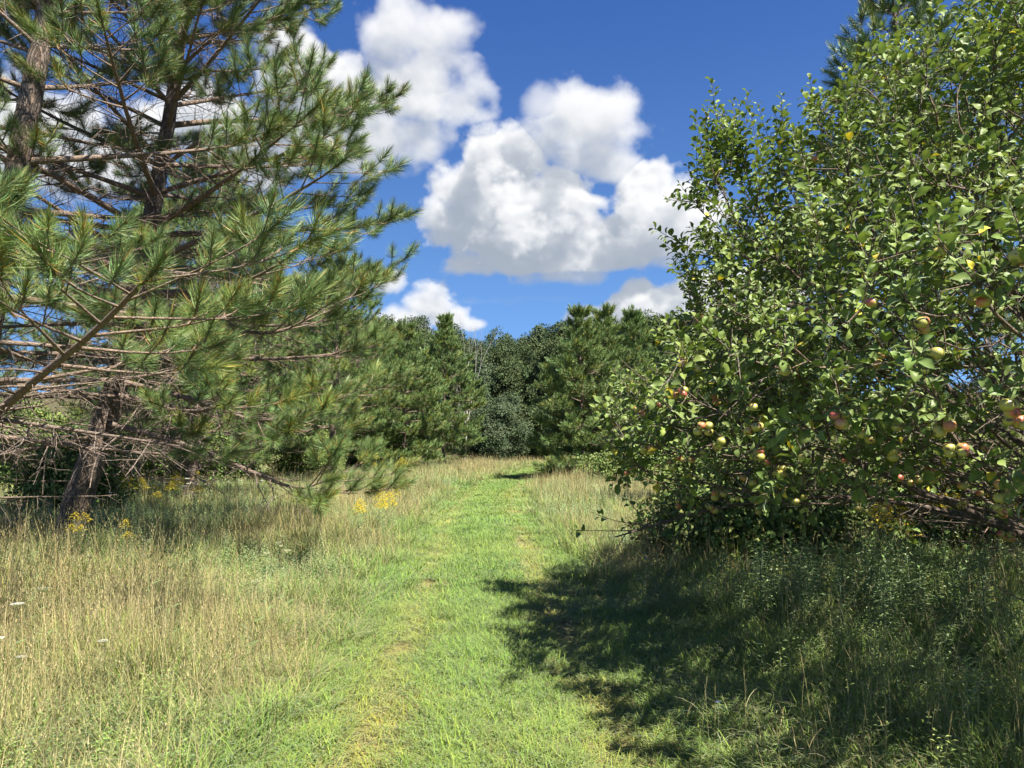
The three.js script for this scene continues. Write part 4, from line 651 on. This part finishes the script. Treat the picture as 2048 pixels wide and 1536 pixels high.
carrot(-3.02, -4.85, false, 1, 'largest white wild carrot flower in the meadow at the photo edge', null, 0);
carrot(-3.02, -4.55, false, 0.86, 'white wild carrot flower just below the largest one', null, 1);
carrot(-2.35, -4.35, false, 0.7, 'half-open white wild carrot flower low in the dry grass', null, 0);
carrot(-2.72, -3.95, false, 0.8, 'white wild carrot flower at the bottom edge of the meadow', null, 1);
carrot(-2.75, -4.25, false, 0.62, 'small white wild carrot flower low in the meadow', null, 0);
carrot(-4.3, -6.9, true, 1.1, 'greenish closed wild carrot head beside the brown nest-like one', null, 0);
carrot(-4.5, -7.0, true, 1.15, 'brown nest-like wild carrot head above the dry grass', null, 1);
{ const r = rng(626); for (let k = 0; k < 22; k++) carrot(r.r(-4.6, -1.7), r.r(-7.2, -4.3), true, r.r(0.7, 1.05), 'pale green closed wild carrot head among the dry meadow grass', 'closed wild carrot heads in the meadow', k);
  for (let k = 0; k < 46; k++) { const x = -7.4 + r.g() * 2.2, z = -15.8 + r.g() * 1.6; carrot(x, z, false, r.r(0.95, 1.35), 'white-flowered weed in the shade between the plantation trunks', 'white flowers in the plantation', k); } }
// chicory: wiry stem with a blue ray flower
{
  const st = new MB(), fl = new MB(), l = bendPath(new V3(0, -0.02, 0), new V3(0.06, 1, 0.03), 0.5, 6, rng(71), { wander: 0.06 }); st.tube(l, taper(7, 0.0026, 0.0016), 4, [0.22, 0.24, 0.12]);
  for (let k = 0; k < 16; k++) { const a = k * 0.3927, e = l[6], c = [0.22, 0.27, 0.72], P = (t, w, y) => fl.v(e.x + Math.cos(a) * 0.02 * t - Math.sin(a) * w, e.y + y, e.z + Math.sin(a) * 0.02 * t + Math.cos(a) * w, 0, 1, 0, 0, 0, c); const a0 = P(0.1, 0, 0), b0 = P(1, -0.003, 0.005), b1 = P(1, 0.003, 0.005); fl.i.push(a0, b1, b0); }
  const geo = [st.geo(), flat(fl)];
  for (const [x, z, s, label] of [[1.03, -3.85, 0.6, 'blue chicory flower low among the dry stalks nearest the camera'], [1.28, -7.3, 0.95, 'blue chicory flower at the edge of the apple tree shade'], [1.18, -9.0, 0.9, 'small blue chicory flower in the grass beside the apple boughs']]) { const o = thing('chicory', x, gy(x, z), z); part('stem', geo[0], stemMat, o); part('flower', geo[1], M.petal, o); o.scale.setScalar(s); tag(o, label, 'chicory'); }
}
// young leafy shoots in the shade on the right
{
  const mk = (seed, h) => { const r = rng(seed), st = new MB(), lf = new MB(), l = bendPath(new V3(0, -0.02, 0), new V3(r.g() * 0.15, 1, r.g() * 0.15), h, 7, r, { wander: 0.03 }); st.tube(l, taper(8, 0.0035, 0.002), 4, [0.16, 0.24, 0.07]);
    for (let k = 0; k < 30; k++) { const f = 0.2 + 0.8 * k / 30, q = atFrac(l, Math.min(f, 0.999)), a = k * 2.4, s = r.r(0.07, 0.11) * (f > 0.85 ? 0.6 : 1), d = new V3(Math.cos(a), f > 0.85 ? 0.9 : 0.25, Math.sin(a)).normalize(), w = new V3(-Math.sin(a), 0, Math.cos(a)), c = pick(r, [[0.15, 0.26, 0.06], [0.19, 0.29, 0.075]]); const P = (t, ww, dy) => { const p = q.p.clone().addScaledVector(d, s * t).addScaledVector(w, ww); return lf.v(p.x, p.y + dy, p.z, 0, 1, 0, 0, 0, c); }; const a0 = P(0, 0, 0), b0 = P(0.4, -0.0085, 0.004), b1 = P(0.4, 0.0085, 0.004), m0 = P(0.4, 0, -0.001), e = P(1, 0, -0.015); lf.i.push(a0, m0, b0, a0, b1, m0, b0, m0, e, m0, b1, e); }
    const g = lf.geo(); g.computeVertexNormals(); return [st.geo(), g]; };
  const K = [mk(1, 0.55), mk(2, 0.62), mk(3, 0.48)];
  [[2.28, -3.85, 1, 'tall young leafy goldenrod shoot in the shaded corner'], [2.55, -5.1, 0.95, 'leafy green shoot standing in the shade behind the corner shoot'], [2.95, -5.2, 0.95, 'second leafy shoot in the shade beside the dark weeds'], [3.4, -5.1, 1.0, 'leafy shoot at the photo edge in the apple tree shade'], [2.6, -3.8, 0.8, 'small leafy shoot at the photo corner']].forEach(([x, z, s, label], i) => { const o = thing('leafy_shoot', x, gy(x, z), z, i * 1.3); part('stem', K[i % 3][0], stemMat, o); part('leaves', K[i % 3][1], M.grass, o); o.scale.setScalar(s); tag(o, label, 'weed'); });
  // dense dark weeds at the foot of the apple tree
  const r = rng(88); const list = []; for (let k = 0; k < 130; k++) { const x = 3.0 + r.g() * 1.2, z = -6.5 + r.g() * 0.9, s = r.r(0.9, 1.4); list.push({ m: new THREE.Matrix4().compose(new V3(x, gy(x, z), z), new THREE.Quaternion().setFromEuler(new THREE.Euler(0, k, 0)), new V3(s, s, s)) }); }
  const both = mergeGeometries([K[0][0], K[0][1]]), o = copies('weed_clump', both, M.grass, list, scene); tag(o, 'dense dark clump of leafy weeds under the apple boughs', 'weeds', null, 'stuff');
}
// single dry stalks nearest the camera
{
  const mk = (seed, h, lean, curl) => { const r = rng(seed), mb = new MB(); const l = bendPath(new V3(0, -0.02, 0), new V3(lean, 1, 0), h, 8, r, { lift: -curl, wander: 0.02 }); mb.tube(l, taper(9, 0.0019, 0.0009), 4, pick(r, STRAW)); const e = l[8], d = tipDir(l); const hd = new MB(); for (let k = 0; k < 26; k++) { const t = k / 26, a = k * 2.4, p = e.clone().addScaledVector(d, 0.075 * t - 0.03), s = 0.008 * (1 - 0.5 * t), c = pick(r, STRAW), o = new V3(Math.cos(a), 0.4, Math.sin(a)); const i = hd.v(p.x, p.y, p.z, 0, 1, 0, 0, 0, c), j = hd.v(p.x + o.x * s * 0.5 - o.z * s * 0.3, p.y + s * 0.6, p.z + o.z * s * 0.5 + o.x * s * 0.3, 0, 1, 0, 0, 0, c), v = hd.v(p.x + o.x * s, p.y + s * 1.3, p.z + o.z * s, 0, 1, 0, 0, 0, c); hd.i.push(i, j, v); }
    const lf = new MB(); for (let k = 0; k < 2; k++) { const q = atFrac(l, r.r(0.25, 0.65)); const tmp = new MB(); blade(tmp, r, 0, 0, r.r(0.1, 0.2), 0.004, r() * 6.28, r.r(0.4, 0.9), 0.8, pick(r, STRAW), 4); const b = lf.p.length / 3; for (let i = 0; i < tmp.p.length; i += 3) lf.v(tmp.p[i] + q.p.x, tmp.p[i + 1] + q.p.y, tmp.p[i + 2] + q.p.z, 0, 1, 0, 0, 0, tmp.c.slice(i, i + 3)); for (const i of tmp.i) lf.i.push(i + b); }
    return [mb.geo(), flat(hd), flat(lf)]; };
  const K = [mk(1, 0.5, 0.1, 0.1), mk(2, 0.42, 0.3, 0.5), mk(3, 0.58, 0.05, 0.2), mk(4, 0.36, 0.4, 0.9), mk(5, 0.48, 0.15, 0.3)], r = rng(99);
  for (let k = 0; k < 44; k++) { const x = r.r(0.85, 2.3), z = r.r(-4.15, -3.3), o = thing('grass_stalk', x, gy(x, z), z, r() * 6.28), q = K[k % 5]; part('stem', q[0], stemMat, o); part('seed_head', q[1], M.grass, o); part('leaves', q[2], M.grass, o); o.scale.setScalar(r.r(0.7, 1.05)); tag(o, 'dry seeding grass stalk standing in the shaded foreground below the apple tree', 'grass stalk', 'dry stalks in the shaded foreground'); }
}
renderer.render(scene, camera);
